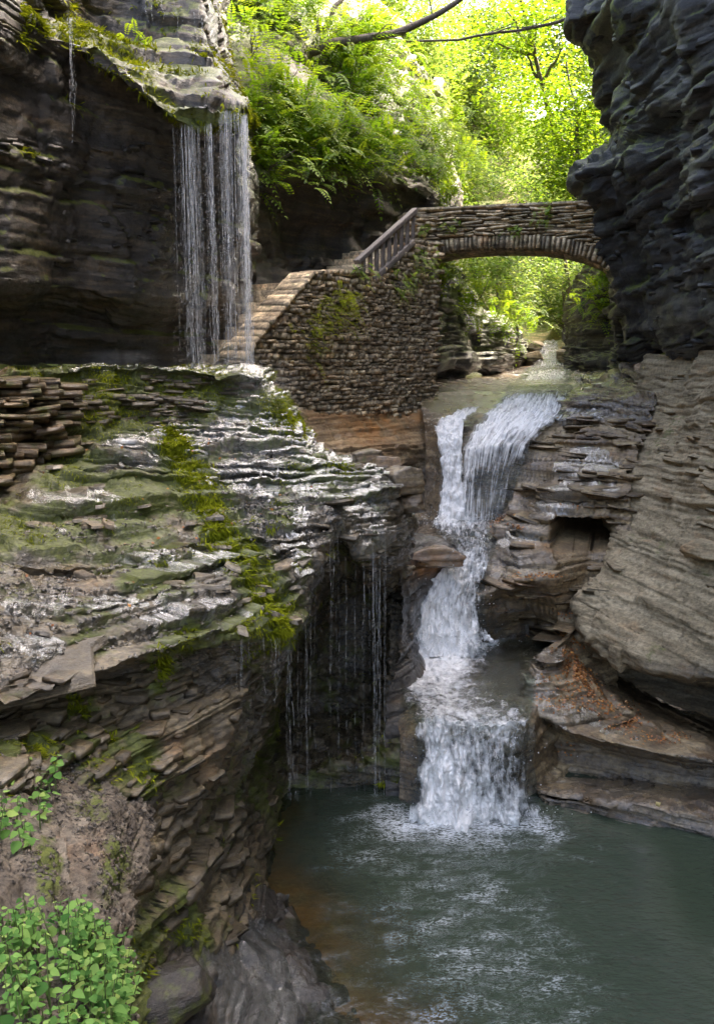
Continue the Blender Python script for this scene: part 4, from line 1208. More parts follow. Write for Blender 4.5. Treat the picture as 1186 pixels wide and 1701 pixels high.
def stones(fac, root, lst, rng, nmax=300, depth=0.24, gap=0.012):
    lst = sorted(lst, key=lambda q: -q[2] * q[3])
    rot = frame_rot(fac.t, fac.n)
    rest = Bag()
    for i, (s, z, l, h) in enumerate(lst):
        pr = rng.uniform(-0.055, 0.055)
        loc = fac.at(s, z + rng.normal() * 0.012, pr - depth / 2 + 0.08)
        rz = Matrix.Rotation(rng.normal() * 0.15, 3, 'Z') @ Matrix.Rotation(rng.normal() * 0.09, 3, 'Y')
        sc = (l - gap, depth, h - gap)
        k = int(rng.integers(10))
        if i < nmax:
            o = obj('stone', STM[k], root)
            place(o, loc, rot @ rz, sc)
        else:
            v, f = STV[k]
            m3 = np.array(rot @ rz)
            rest.add((v * np.array(sc)) @ m3.T + loc, f)
    if rest.n:
        o = obj('small_stones', mesh_np('small_stones', np.concatenate(rest.V), np.concatenate(rest.F), M['masonry'], False, {'moss': np.full(rest.n, 0.32)}), root)
        o['kind'] = 'stuff'


def prism(fac, prof, z_base, thick, back=0.0):
    """solid behind a facade from a top profile [(s, z)...]"""
    top = [fac.at(s, z, -back) for s, z in prof]
    bot = [fac.at(s, z_base if np.isscalar(z_base) else z_base(s), -back) for s, z in prof]
    topb = [p - fac.n * thick for p in top]
    botb = [p - fac.n * thick for p in bot]
    n = len(prof)
    V = np.array(top + bot + topb + botb)
    F = []
    for i in range(n - 1):
        F += [[i, i + 1, n + i + 1, n + i], [2 * n + i, 3 * n + i, 3 * n + i + 1, 2 * n + i + 1],
              [i, 2 * n + i, 2 * n + i + 1, i + 1], [n + i, n + i + 1, 3 * n + i + 1, 3 * n + i]]
    F += [[0, n, 3 * n, 2 * n], [n - 1, 3 * n - 1, 4 * n - 1, 2 * n - 1]]
    return V, np.array(F)


# ---- stair wall
a, b = P(396, 600, 15.3), P(716, 600, 21.6)
WALL = Facade(a, b)
tp = [WALL.sz(*q) for q in [(398, 602), (430, 560), (462, 522), (492, 488), (516, 459), (560, 456), (604, 458), (640, 440), (682, 402), (716, 402)]]
ts_, tz_ = np.array(tp).T
wall_top = lambda s: float(np.interp(s, ts_, tz_))
wall_base = WALL.sz(600, 692)[1] - 0.1
wall = empty('stair_wall', WALL.at(WALL.len / 2, wall_base))
inv = Matrix.Translation(-Vector(wall.location))


def under(root, o):
    """keep world placement under a root that stands away from the origin"""
    o.parent = root
    o.matrix_parent_inverse = Matrix.Translation(-Vector(root.location))
    return o


rng = np.random.default_rng(21)
V, F = prism(WALL, [(s, wall_top(s) - 0.03) for s in np.linspace(0.0, WALL.len, 40)], wall_base - 0.3, 0.5, 0.06)
wcore = under(wall, obj('core', mesh_np('core', V, F, M['mortar'])))
lst = lay_course(WALL, wall, wall_top, wall_base, 10.2, 0.0, WALL.len + 0.12, 0.06, 0.13, 0.08, 0.20, rng)
stones(WALL, wcore, lst, rng)
# coping along the sloping top
cs = np.linspace(0.05, float(np.interp(612, [398, 612], [0, WALL.sz(606, 458)[0]])), 28)
for i in range(len(cs) - 1):
    p0, p1 = WALL.at(cs[i], wall_top(cs[i]), -0.2), WALL.at(cs[i + 1], wall_top(cs[i + 1]), -0.2)
    t = Vector(p1 - p0)
    nn = Vector(WALL.n)
    o = obj('coping_stone', STM[i % 10], wall)
    tt = t.normalized()
    r3 = Matrix((tt, -nn, tt.cross(-nn))).transposed().to_3x3()
    place(o, (p0 + p1) / 2 + np.array([0, 0, 0.04]), r3, (t.length * rng.uniform(0.9, 1.05), 0.6 + rng.uniform(-0.06, 0.06), rng.uniform(0.09, 0.15)))
for o in [c for c in wall.children]:
    o.matrix_parent_inverse = inv
tag(wall, 'tall rough rubble stone wall carrying the stairs up to the bridge', 'wall')
# ---- side face of the wall towards the stream gorge
SIDE = Facade(b, b + (-WALL.n) * 1.6 + np.array([0.15, 0.3, 0]))
side = empty('abutment_wall', SIDE.at(0.8, wall_base))
V, F = prism(SIDE, [(s, tz_[-1] - 0.02) for s in (0.12, 0.8, 1.8)], wall_base - 0.3, 0.3, 0.10)
score = obj('core', mesh_np('core', V, F, M['mortar']), side)
stones(SIDE, score, lay_course(SIDE, side, lambda s: tz_[-1], wall_base, tz_[-1], -0.1, SIDE.len, 0.06, 0.14, 0.12, 0.35, rng), rng)
for o in side.children:
    o.matrix_parent_inverse = Matrix.Translation(-Vector(side.location))
tag(side, 'narrow shadowed end wall below the left end of the bridge arch', 'wall')

# ---- stairs behind the wall
st = empty('stone_staircase', WALL.at(1.0, wall_top(0) - 0.3, -1.0))
s = -0.7
k = 0
while s < WALL.len - 0.6:
    z = wall_top(max(s, 0.05)) - 0.10
    V, F = prism(WALL, [(s, z), (s + 0.36, z)], z - 0.5, 1.25, 0.58)
    o = obj('step', mesh_np('step', V, F, M['masonry']), st)
    o.matrix_parent_inverse = Matrix.Translation(-Vector(st.location))
    s += 0.345
    k += 1
tag(st, 'flight of stone steps rising behind the rubble wall to the bridge', 'stairs')

# ---- wooden railing
def timber(name, a, b, w, h, parent, up=None):
    a, b = Vector(a), Vector(b)
    t = (b - a).normalized()
    n = Vector(WALL.n)
    u = t.cross(n).normalized()
    V = []
    for q in (a, b):
        for i, j in ((-1, -1), (1, -1), (1, 1), (-1, 1)):
            V.append(q + n * (w / 2 * i) + u * (h / 2 * j))
    V = np.array(V)
    F = [[0, 1, 2, 3], [7, 6, 5, 4]] + [[k, 4 + k, 4 + (k + 1) % 4, (k + 1) % 4] for k in range(4)]
    o = obj(name, mesh_np(name, V, np.array(F), M['wood']), parent)
    m_ = o.modifiers.new('bevel', 'BEVEL')
    m_.width = 0.012
    m_.segments = 2
    o.matrix_parent_inverse = Matrix.Translation(-Vector(parent.location))
    return o


ra, rb = WALL.sz(588, 436), WALL.sz(686, 349)
ba, bb = WALL.sz(616, 464), WALL.sz(682, 402)
rail = empty('wooden_railing', WALL.at(*ba, 0.05))
timber('handrail', WALL.at(*ra, 0.06), WALL.at(*rb, 0.06), 0.14, 0.10, rail)
timber('bottom_rail', WALL.at(*ba, 0.075), WALL.at(*bb, 0.075), 0.10, 0.13, rail)
hz = lambda s: np.interp(s, [ra[0], rb[0]], [ra[1], rb[1]])
lz = lambda s: np.interp(s, [ba[0], bb[0]], [ba[1], bb[1]]) if s > ba[0] else wall_top(s)
for k, s in enumerate(np.linspace(ra[0] + 0.28, rb[0] - 0.10, 9)):
    timber('baluster', WALL.at(s, lz(s) + 0.02, 0.06), WALL.at(s, hz(s) - 0.03, 0.06), 0.07, 0.095, rail)
tag(rail, 'weathered wooden railing with balusters sloping up to the stone bridge', 'railing')

# ---- bridge
ba_, bb_ = P(690, 400, 22.3), P(1060, 400, 20.9)
BR = Facade(ba_, bb_)
bt = lambda s: float(np.interp(s, [BR.sz(706, 347)[0], BR.sz(970, 335)[0]], [BR.sz(706, 347)[1], BR.sz(970, 335)[1]]))
arc = [(690, 432), (706, 427), (745, 418), (787, 413.5), (850, 412), (900, 413.5), (935, 418), (970, 426), (1002, 440), (1030, 460)]
ext = [(690, 412), (706, 407), (745, 398), (787, 393), (850, 390), (900, 391), (935, 394), (970, 402), (1002, 415), (1030, 434)]
ins = np.array([BR.sz(*q) for q in arc])
exs = np.array([BR.sz(*q) for q in ext])
z_in = lambda s: float(np.interp(s, ins[:, 0], ins[:, 1]))
z_ex = lambda s: float(np.interp(s, exs[:, 0], exs[:, 1]))
bridge = empty('stone_bridge', BR.at(BR.sz(850, 412)[0], z_in(BR.sz(850, 412)[0])))
binv = Matrix.Translation(-Vector(bridge.location))
TH = 1.7
ss = np.linspace(ins[0, 0], ins[-1, 0], 50)
top = [(s, bt(s) - 0.62) for s in ss]
V, F = prism(BR, top, z_in, TH - 0.2, 0.1)
acore = obj('arch_core', mesh_np('arch_core', V, F, M['mortar']), bridge)
for nm, back, th in (('parapet_core', 0.08, 0.30), ('far_parapet', TH - 0.35, 0.30)):
    V, F = prism(BR, [(s, bt(s) - 0.03) for s in ss], lambda s: bt(s) - 0.7, th, back)
    q_ = obj(nm, mesh_np(nm, V, F, M['mortar'] if nm == 'parapet_core' else M['masonry']), bridge)
    pcore = q_ if nm == 'parapet_core' else pcore
rng = np.random.default_rng(33)
# voussoirs
sv = ins[0, 0] + 0.03
vi = 0
while sv < ins[-1, 0] - 0.1:
    wv = rng.uniform(0.085, 0.14)
    c = sv + wv / 2
    e = 0.05
    tx = Vector(BR.at(c + e, z_in(c + e)) - BR.at(c - e, z_in(c - e))).normalized()
    tx = (tx + Vector(BR.t) * 0.6).normalized()
    n3 = Vector(BR.n)
    r3 = Matrix((tx, -n3, tx.cross(-n3))).transposed().to_3x3()
    hgt = z_ex(c) - z_in(c)
    o = obj('voussoir', STM[int(rng.integers(10))], acore)
    place(o, BR.at(c, (z_ex(c) + z_in(c)) / 2 + rng.uniform(-0.01, 0.02), -0.18 + rng.uniform(-0.015, 0.02)), r3, (wv - 0.008, 0.5, hgt * rng.uniform(0.95, 1.1)))
    sv += wv
# arch stones of the underside, as long bars through the vault
sv = ins[0, 0]
while sv < ins[-1, 0] - 0.1:
    wv = 0.24
    c = sv + wv / 2
    V, F = prism(BR, [(c - wv / 2 + 0.008, z_in(c - wv / 2) + 0.1), (c + wv / 2 - 0.008, z_in(c + wv / 2) + 0.1)],
                 lambda s: z_in(s) - 0.004 - 0.01 * h01(int(c * 40)).item(), TH - 0.45, 0.44)
    obj('vault_stone', mesh_np('vault_stone', V, F, M['masonry']), acore)
    sv += wv
lst = lay_course(BR, bridge, lambda s: bt(s) - 0.07, 6.2 + 2.2, 11, ins[0, 0], ins[-1, 0], 0.05, 0.085, 0.2, 0.65, rng, base_fn=lambda s: z_ex(s) + 0.02)
stones(BR, pcore, lst, rng, depth=0.3, gap=0.008)
sv = ins[0, 0]
while sv < ins[-1, 0]:
    wv = rng.uniform(0.35, 0.8)
    c = sv + wv / 2
    o = obj('coping_stone', STM[int(rng.integers(10))], pcore)
    place(o, BR.at(c, bt(c) - 0.02, -0.19), frame_rot(BR.t, BR.n), (wv - 0.01, 0.50, 0.09))
    sv += wv
for o in bridge.children:
    o.matrix_parent_inverse = binv
tag(bridge, 'arched stone footbridge spanning the gorge', 'bridge')
# stub of rubble that ties railing, wall and bridge together
STUB = Facade(P(676, 400, 22.0), P(716, 400, 22.2))
pier = empty('end_pier', STUB.at(0.3, 8.5))
ptop = STUB.sz(700, 352)[1]
V, F = prism(STUB, [(0, ptop - 0.03), (STUB.len, ptop - 0.03)], 8.0, 0.6, 0.06)
kcore = obj('core', mesh_np('core', V, F, M['mortar']), pier)
stones(STUB, kcore, lay_course(STUB, pier, lambda s: ptop, 8.0, ptop, 0, STUB.len, 0.08, 0.15, 0.15, 0.35, rng), rng)
for o in pier.children:
    o.matrix_parent_inverse = Matrix.Translation(-Vector(pier.location))
tag(pier, 'small rubble pier where the wooden railing meets the bridge parapet', 'pier')
# ------------------------------------------------------------------ greenery
def unit(v):
    return v / (np.linalg.norm(v, axis=-1, keepdims=True) + 1e-9)


def rhombi(c, d, n, length, width, fold=0.15):
    """pointed leaves at c along d with normal n"""
    c, d, n = (np.asarray(q, float).reshape(-1, 3) for q in (c, d, n))
    d = unit(d)
    s = unit(np.cross(n, d))
    n = np.cross(d, s)
    l = np.broadcast_to(length, (len(c),))[:, None]
    w_ = np.broadcast_to(width, (len(c),))[:, None]
    V = np.stack([c, c + d * l * 0.45 + s * w_ * 0.5 + n * w_ * fold, c + d * l, c + d * l * 0.45 - s * w_ * 0.5 + n * w_ * fold], 1)
    return V


def leaf_part(name, V, mat, parent, rnd=None, rng=RNG):
    k = len(V)
    F = np.arange(k * 4).reshape(k, 4)
    r = rng.random(k) if rnd is None else rnd
    return obj(name, mesh_np(name, V.reshape(-1, 3), F, mat, False, {'rnd': np.repeat(r, 4)}), parent)


def crown(lobes, leaf, rng, gap=0.05, cl=0.22):
    """leaf positions grouped in clumps through the lobes; lobes: (centre, radius xyz, clumps, leaves per clump)"""
    C, Dn, Nn, Rn = [], [], [], []
    for (c, r, nc, per) in lobes:
        u = unit(rng.normal(size=(nc, 3)))
        rad = rng.random(nc) ** 0.45
        cc = np.asarray(c) + u * np.asarray(r) * rad[:, None]
        keep = vnoise(cc * 1.1, 77) > -0.35 + gap
        cc = cc[keep]
        k = len(cc)
        p = np.repeat(cc, per, 0) + rng.normal(size=(k * per, 3)) * np.array([1, 1, 0.55]) * cl * np.mean(r) ** 0.5
        tone = np.repeat(rng.random(k) * 0.5, per) + rng.random(k * per) * 0.5
        C.append(p)
        az = rng.uniform(0, 2 * math.pi, k * per)
        Dn.append(np.stack([np.cos(az), np.sin(az), rng.uniform(-0.6, 0.15, k * per)], -1))
        nn = np.stack([rng.normal(size=k * per) * 0.45, rng.normal(size=k * per) * 0.45, np.ones(k * per)], -1)
        Nn.append(nn)
        Rn.append(tone)
    C, Dn, Nn, Rn = map(np.concatenate, (C, Dn, Nn, Rn))
    ln = leaf * rng.uniform(0.6, 1.3, len(C))
    return rhombi(C, Dn, Nn, ln, ln * 0.62), Rn


def limb(b, a, e, r0, r1, rng, bend=0.12, n=9):
    t = np.linspace(0, 1, n)[:, None]
    a, e = np.asarray(a, float), np.asarray(e, float)
    L_ = np.linalg.norm(e - a)
    w_ = np.stack([vnoise(np.stack([t[:, 0] * 3, t[:, 0] * 0 + rng.random() * 99, t[:, 0] * 0], -1), int(rng.integers(1e5))) for _ in range(3)], -1)
    p = a * (1 - t) + e * t + w_ * bend * L_ * np.sin(t * math.pi)
    V, F = tube(p, r0 + (r1 - r0) * t[:, 0], 7)
    b.add(V, F)
    return p


def tree(base, lobes_px, leaf, label, mat='far_leaf', trunk=0.22, density=60, per=16, seed=0, group=None, cl=0.26):
    rng = np.random.default_rng(seed)
    root = empty('tree', base)
    lobes = []
    for (px, py, d, r) in lobes_px:
        lobes.append((P(px, py, d), np.array([r, r, r * 0.75]), int(density * 0.72 * r * r), per))
    b = Bag()
    cent = np.mean([l[0] for l in lobes], 0)
    topz = max(l[0][2] for l in lobes)
    spine = np.array([cent[0], cent[1], topz])
    main = limb(b, base, spine, trunk, trunk * 0.25, rng, 0.04, 14)
    for (c, r, _, _) in lobes:
        k = int(np.argmin(np.abs(main[:, 2] - (c[2] - 0.8 * np.mean(r)))))
        k = min(k, len(main) - 3)
        limb(b, main[k], c, trunk * 0.4, trunk * 0.08, rng, 0.1)
    o = obj('trunk', b.mesh('trunk', M['bark'], True))
    under(root, o)
    V, rn = crown(lobes, leaf, rng, cl=cl)
    o = leaf_part('crown', V, M[mat], None, rn)
    under(root, o)
    tag(root, label, 'tree', group)
    return root


FOREST = 'trees filling the valley beyond the bridge'
tree(P(392, 420, 26.5), [(392, 60, 26.5, 1.9), (402, 170, 26, 1.5), (428, 235, 24.6, 0.9), (380, -60, 27, 2.0), (420, 290, 23.8, 0.55)], 0.13,
     'bright yellow-green tree glowing just behind the curtain fall lip', 'tree_leaf', 0.16, 95, 20, 501, FOREST)
tree((-0.5, 33, 10), [(560, 20, 34, 2.6), (640, 10, 36, 2.6), (700, 85, 37, 2.1), (610, 110, 35, 1.9), (690, 190, 36, 1.7), (560, -80, 33, 2.6)], 0.14,
     'broad sunlit tree above the fern-covered cliff left of centre', 'far_leaf', 0.24, 120, 22, 502, FOREST)
tree((7.2, 51, 7.6), [(800, 40, 51, 4.0), (780, 170, 50, 3.2), (830, 235, 52, 2.6), (750, 265, 47, 2.0), (720, 130, 49, 2.6), (840, 120, 53, 3)], 0.19,
     'pale hazy tree farthest back above the middle of the bridge', 'far_leaf', 0.30, 70, 22, 503, FOREST)
tree(P(975, 345, 29), [(905, 205, 30, 1.9), (935, 265, 29.4, 1.5), (885, 130, 31, 1.6), (965, 175, 28.5, 1.5), (940, 315, 28.5, 0.8), (985, 260, 28.5, 1.0)], 0.16,
     'leafy green maple with slim trunk against the right cliff edge', 'tree_leaf', 0.09, 60, 16, 504, FOREST)
tree((10.5, 33, 8), [(830, 0, 30, 1.8), (890, 25, 29, 1.5), (780, 55, 31, 1.2), (940, 70, 28.5, 1.0), (870, 85, 30, 0.9)], 0.15,
     'dark green boughs reaching in at the top beside the right cliff', 'tree_leaf', 0.18, 55, 15, 505, FOREST)
tree((14.5, 44, 12), [(955, 60, 44, 2.6), (985, 140, 43, 2.2), (920, -20, 46, 2.8), (930, 110, 45, 2.0)], 0.2,
     'pale sunlit tree filling the gap beside the right cliff at the top', 'far_leaf', 0.2, 60, 18, 511, FOREST)
tree((8.3, 46, 6.2), [(700, 285, 42, 1.7), (740, 320, 40, 1.3), (790, 300, 44, 1.7), (660, 250, 40, 1.4)], 0.2,
     'low rounded bright tree showing just above the left half of the parapet', 'far_leaf', 0.15, 60, 18, 506, FOREST)
tree((11.2, 45, 6.0), [(905, 330, 44, 1.6), (870, 300, 46, 1.3), (950, 300, 42, 1.5), (930, 345, 42, 1.0)], 0.2,
     'small sunlit tree showing above the right half of the parapet', 'far_leaf', 0.15, 50, 16, 507, FOREST)
tree((6.6, 43, 5.4), [(830, 450, 43, 2.0), (790, 435, 42, 1.6), (860, 505, 43, 1.3)], 0.18,
     'bright green tree seen through the left half of the arch', 'far_leaf', 0.14, 70, 18, 508, FOREST)
tree((10.8, 46, 5.6), [(930, 450, 46, 2.2), (985, 440, 44, 1.8), (900, 510, 47, 1.5), (955, 520, 46, 1.4)], 0.2,
     'olive yellow tree seen through the right half of the arch', 'far_leaf', 0.14, 60, 18, 509, FOREST)
tree((-6.5, 38, 12), [(480, -40, 38, 2.8), (440, 60, 37, 2.2), (520, 60, 38, 2.0)], 0.2,
     'light green tree at the top above the dark mossy rock', 'far_leaf', 0.2, 60, 18, 510, FOREST)
# trees standing above the frame on the left rim
# ---- bare boughs
def bough(pts, radii, label, twigs=6, seed=1):
    rng = np.random.default_rng(seed)
    root = empty('bare_branch', P(*pts[0]))
    b = Bag()
    p = np.array([P(*q) for q in pts])
    t = np.linspace(0, 1, 22)
    k = np.linspace(0, 1, len(p))
    pp = np.stack([np.interp(t, k, p[:, i]) for i in range(3)], -1)
    pp = pp + 0.05 * np.stack([vnoise(np.stack([t * 9, t * 0 + i, t * 0], -1), seed) for i in range(3)], -1)
    V, F = tube(pp, np.interp(t, k, radii), 8)
    b.add(V, F)
    under(root, obj('bough', b.mesh('bough', M['bark'], True)))
    for i in range(twigs):
        j = int(rng.integers(5, 20))
        b = Bag()
        limb(b, pp[j], pp[j] + rng.normal(size=3) * np.array([0.6, 0.5, 0.4]) + np.array([0.3, 0, 0.25]), 0.022, 0.006, rng)
        under(root, obj('twig', b.mesh('twig', M['bark'], True)))
    tag(root, label, 'branch')


bough([(500, 92, 23.6), (545, 76, 23.6), (600, 66, 23.8), (660, 54, 24.2), (715, 30, 24.6), (790, -18, 25)], [0.11, 0.12, 0.11, 0.10, 0.08, 0.06], 'thick bare brown branch crossing the bright foliage at the top', 7, 61)
bough([(505, 110, 24), (535, 60, 24.3), (575, -20, 24.8)], [0.09, 0.08, 0.06], 'leaning bare stem rising steeply behind the thick branch', 3, 62)
bough([(640, 68, 27), (760, 66, 27), (860, 50, 27), (950, 28, 27)], [0.03, 0.035, 0.04, 0.05], 'thin twig line running level towards the right cliff', 4, 63)


# ---- drooping fern sprays
def frond(base, out, length, droop, rng, pairs=11, leaf=0.10):
    t = np.linspace(0.08, 1, pairs)
    out = unit(np.asarray(out, float))
    p = np.asarray(base)[None] + out[None] * (length * t)[:, None]
    p[:, 2] += length * (0.25 * t - droop * t * t)
    d = unit(np.gradient(p, axis=0))
    side = unit(np.cross(d, np.array([0, 0, 1.0])))
    up = np.cross(side, d)
    l = leaf * (0.35 + 0.65 * np.sin(np.clip(t * 1.05, 0, 1) * math.pi) ** 0.7)
    VV = []
    for sg in (-1, 1):
        dirs = unit(side * sg + d * 0.55 - np.array([0, 0, 0.25]))
        VV.append(rhombi(p, dirs, up + rng.normal(size=up.shape) * 0.15, l, l * 0.36))
    tip = rhombi(p[-1:], d[-1:], up[-1:], leaf * 0.7, leaf * 0.25)
    return np.concatenate(VV + [tip])


def spray_bush(pos, nrm, size, count, label, seed, mat='fern', leaf=0.11, group=None, name='hanging_fern', droop=0.7, cat='fern', tone=(0, 1)):
    rng = np.random.default_rng(seed)
    root = empty(name, pos)
    VV, RR = [], []
    nrm = np.asarray(nrm, float)
    for k in range(count):
        off = rng.normal(size=3) * size * np.array([0.42, 0.25, 0.32])
        d = nrm * 0.9 + rng.normal(size=3) * 0.55 + np.array([0, -0.25, 0.2])
        V = frond(np.asarray(pos) + off, d, size * rng.uniform(0.45, 0.95), droop * rng.uniform(0.6, 1.3), rng, leaf=leaf * rng.uniform(0.8, 1.2))
        VV.append(V)
        RR.append(np.full(len(V), rng.uniform(*tone)) * 0.7 + rng.random(len(V)) * 0.3)
    V = np.concatenate(VV)
    under(root, leaf_part('fronds', V, M[mat], None, np.concatenate(RR)))
    b = Bag()
    for k in range(5):
        limb(b, np.asarray(pos) - nrm * 0.15, np.asarray(pos) + nrm * size * 0.35 + rng.normal(size=3) * size * 0.25, 0.02, 0.006, rng)
    under(root, obj('stems', b.mesh('stems', M['bark'], True)))
    tag(root, label, cat, group)
    return root


def on(V, Nn, px, py):
    qx, qy = proj(V)
    k = np.argmin((qx - px) ** 2 + (qy - py) ** 2 + 2.0 * np.linalg.norm(V - CAM, axis=-1))
    return V.reshape(-1, 3)[k], Nn.reshape(-1, 3)[k]


spots = [  # px, py, size, fronds, label
    (440, 280, 1.0, 34, 'bright drooping fern hanging beside the right edge of the curtain fall'),
    (432, 180, 1.1, 36, 'yellow-green fern bank right of the upper fall lip'),
    (490, 240, 1.2, 40, 'deep green fern cascade above the dark overhang left of the railing'),
    (545, 215, 1.3, 42, 'broad fern spray at the middle of the overgrown cliff brow'),
    (600, 255, 1.2, 42, 'long drooping fern spray lowest over the dark overhang'),
    (650, 240, 1.2, 38, 'green fern spray up left of the bridge end'),
    (690, 270, 1.1, 30, 'small dark fern on the rock nose above the railing'),
    (610, 170, 1.3, 40, 'leafy spray below the thick bare branch'),
    (545, 140, 1.2, 24, 'fern bank right beside the bare dark mossy rock'),
    (680, 190, 1.3, 38, 'yellow-green bush above the rock nose by the bridge'),
    (725, 300, 1.0, 34, 'bright bush spilling over the left end of the parapet'),
    (420, 90, 1.3, 38, 'bright fern bank at the top beside the upper cliff tier'),
    (580, 80, 1.3, 30, 'sunny bush directly under the thick bare branch'),
    (470, 20, 1.3, 24, 'light bush at the very top above the dark rock'),
    (640, 105, 1.3, 30, 'sunny bush right of the dark rock under the branch end'),
]
for i, (px, py, s, c, lb) in enumerate(spots):
    p, n = on(VB, NB, px, py)
    spray_bush(p, n, s, int(c * 1.6), lb, 600 + i, leaf=0.15, group='ferns and bushes on the cliff brow', tone=(0.2, 1) if i in (0, 1, 9, 10, 11, 12, 13, 14) else (0, 0.7))
rng = np.random.default_rng(622)
fill = []
for k in range(46):
    px, py = rng.uniform(395, 735), rng.uniform(-20, 285)
    if ((px - 490) / 34) ** 2 + ((py - 105) / 55) ** 2 < 1 or py > 330 - 0.09 * abs(px - 600) or (px > 640 and py < 120 + 1.2 * (px - 640)):
        continue
    p, n = on(VB, NB, px, py)
    spray_bush(p, n, rng.uniform(0.8, 1.3), 44, 'small leafy green bush among the ferns on the overgrown cliff slope', 6200 + k, 'tree_leaf', 0.14, 'leafy bushes on the cliff slope', 'leafy_bush', 0.6, 'bush', (0.0, 1.0))
for i, (px, py, d, s, c, lb, mt, tn) in enumerate([
        (742, 200, 28.4, 1.2, 60, 'bright bush on the right flank of the overgrown cliff, highest of three', 'tree_leaf', (0.3, 1)),
        (748, 262, 27.6, 1.1, 60, 'bright bush on the right flank of the overgrown cliff, middle of three', 'tree_leaf', (0.3, 1)),
        (752, 318, 27.0, 0.9, 50, 'bright bush on the right flank of the overgrown cliff, just above the parapet', 'tree_leaf', (0.3, 1)),
        (748, 455, 24.6, 0.8, 70, 'bright leafy spray at the left inner edge under the arch', 'tree_leaf', (0.3, 1)),
        (790, 500, 26.6, 1.2, 110, 'bright leafy spray hanging over the dark rock under the arch', 'tree_leaf', (0.3, 1)),
        (838, 538, 29.0, 1.2, 110, 'bright leafy spray lowest on the dark rock beyond the arch', 'tree_leaf', (0.2, 1)),
        (985, 500, 28.2, 1.0, 70, 'round olive bush on the rock shoulder right under the arch', 'fern', (0.3, 1)),
        (1000, 455, 27.8, 0.8, 40, 'olive bush higher on the rock shoulder against the right cliff', 'fern', (0.3, 1))]):
    spray_bush(P(px, py, d), (-0.2, -0.8, 0.3), s, c, lb, 640 + i, mt, 0.13, 'bushes under the arch', 'bush', 0.6, 'bush', tn)
# small plants on masonry
for i, (px, py, s, c, lb) in enumerate([
        (708, 380, 0.22, 16, 'small green tuft on the left end of the bridge face'),
        (748, 377, 0.25, 20, 'yellowish tuft on the parapet above the arch left side'),
        (858, 384, 0.24, 20, 'yellow-green tuft above the middle voussoirs of the arch'),
        (905, 361, 0.25, 18, 'tuft on the parapet face right of the middle'),
        (912, 342, 0.18, 10, 'tiny tuft on top of the parapet right of the middle')]):
    p = BR.at(*BR.sz(px, py), 0.1)
    spray_bush(p, BR.n, s, c, lb, 660 + i, 'tree_leaf', 0.05, 'tufts growing on the bridge', 'wall_tuft', 0.8, 'tuft', (0.5, 1))
for i, (px, py, s, c, lb) in enumerate([
        (535, 515, 0.65, 60, 'mossy creeper high on the left of the stair wall'),
        (505, 560, 0.55, 44, 'mossy creeper near the sloping edge of the stair wall'),
        (560, 490, 0.45, 28, 'small creeper under the flat top of the stair wall'),
        (690, 440, 0.55, 44, 'green creeper hanging just under the railing'),
        (655, 470, 0.5, 34, 'dark green creeper below the foot of the railing'),
        (590, 448, 0.30, 18, 'grassy tuft at the lower end of the railing')]):
    p = WALL.at(*WALL.sz(px, py), 0.1)
    spray_bush(p, WALL.n, s, c, lb, 670 + i, 'moss' if i < 3 else 'fern', 0.06, 'creepers on the stair wall', 'creeper', 0.9, 'creeper', (0.2, 0.9))
# little fern on the lip of the left cliff
p, n = on(VA, NA, 218, 82)
spray_bush(p, n, 0.4, 16, 'small bright fern on the lip of the left cliff', 690, 'tree_leaf', 0.07, None, 'small_fern', 0.6, 'fern', (0.5, 1))

# ------------------------------------------------------------------ moss strands
def strands(name, V, Nn, mask, count, lmin, lmax, label, seed, mat='moss', wid=0.22, hang=0.9, lift=0.35):
    rng = np.random.default_rng(seed)
    w_ = np.clip(mask, 0, None).ravel()
    idx = rng.choice(len(w_), count, p=w_ / w_.sum())
    p = V.reshape(-1, 3)[idx] + rng.normal(size=(count, 3)) * 0.012
    n = Nn.reshape(-1, 3)[idx]
    g_ = np.array([0, 0, -1.0]) - n * (-n[:, 2:3])
    d = unit(unit(g_) * hang + n * lift + rng.normal(size=(count, 3)) * 0.35)
    l = rng.uniform(lmin, lmax, count)
    Vq = rhombi(p, d, n + rng.normal(size=(count, 3)) * 0.3, l, l * wid)
    tone = np.clip((0.6 if wid < 0.2 else 0.45) + 0.35 * vnoise(p * 2.5, seed) + rng.normal(size=count) * 0.18, 0, 1)
    o = leaf_part(name, Vq, M[mat], None, tone)
    tag(o, label, 'moss', kind='stuff')
    return o


mk = np.clip(AL['moss'] + 0.34 * fbm(VL * 3.0, 3, 700) - 0.62, 0, 1) ** 1.3
strands('moss', VL, NL, mk * (NL[..., 2] > -0.2), 56000, 0.022, 0.066, 'green moss strands trailing down the wet left slab', 701)
qx, qy = proj(VL)
sx = np.interp(qy, [690, 760, 850, 950, 1050], [265, 300, 345, 425, 470])
stripe = np.exp(-((qx - sx) / np.interp(qy, [690, 850, 950, 1050], [22, 30, 36, 18])) ** 2) * (qy > 700) * (qy < 1062)
mk = np.clip(np.maximum(stripe, blobs(qx, qy, [(462, 655, 22, 40, 1.0), (490, 702, 20, 24, 0.9), (200, 845, 40, 40, 0.5), (268, 1105, 12, 40, 0.8), (312, 1058, 20, 20, 0.8)])) + 0.55 * fbm(VL * 2.4, 4, 705, 0.6) - 0.5, 0, 1)
strands('moss', VL, NL, mk * (NL[..., 2] > -0.3), 20000, 0.04, 0.13, 'long bright moss streak running diagonally down the slab', 706, wid=0.14)
mk = np.clip(AA['moss'] + 0.3 * fbm(VA * 2.0, 3, 702) - 0.55, 0, 1)
qx, qy = proj(VA)
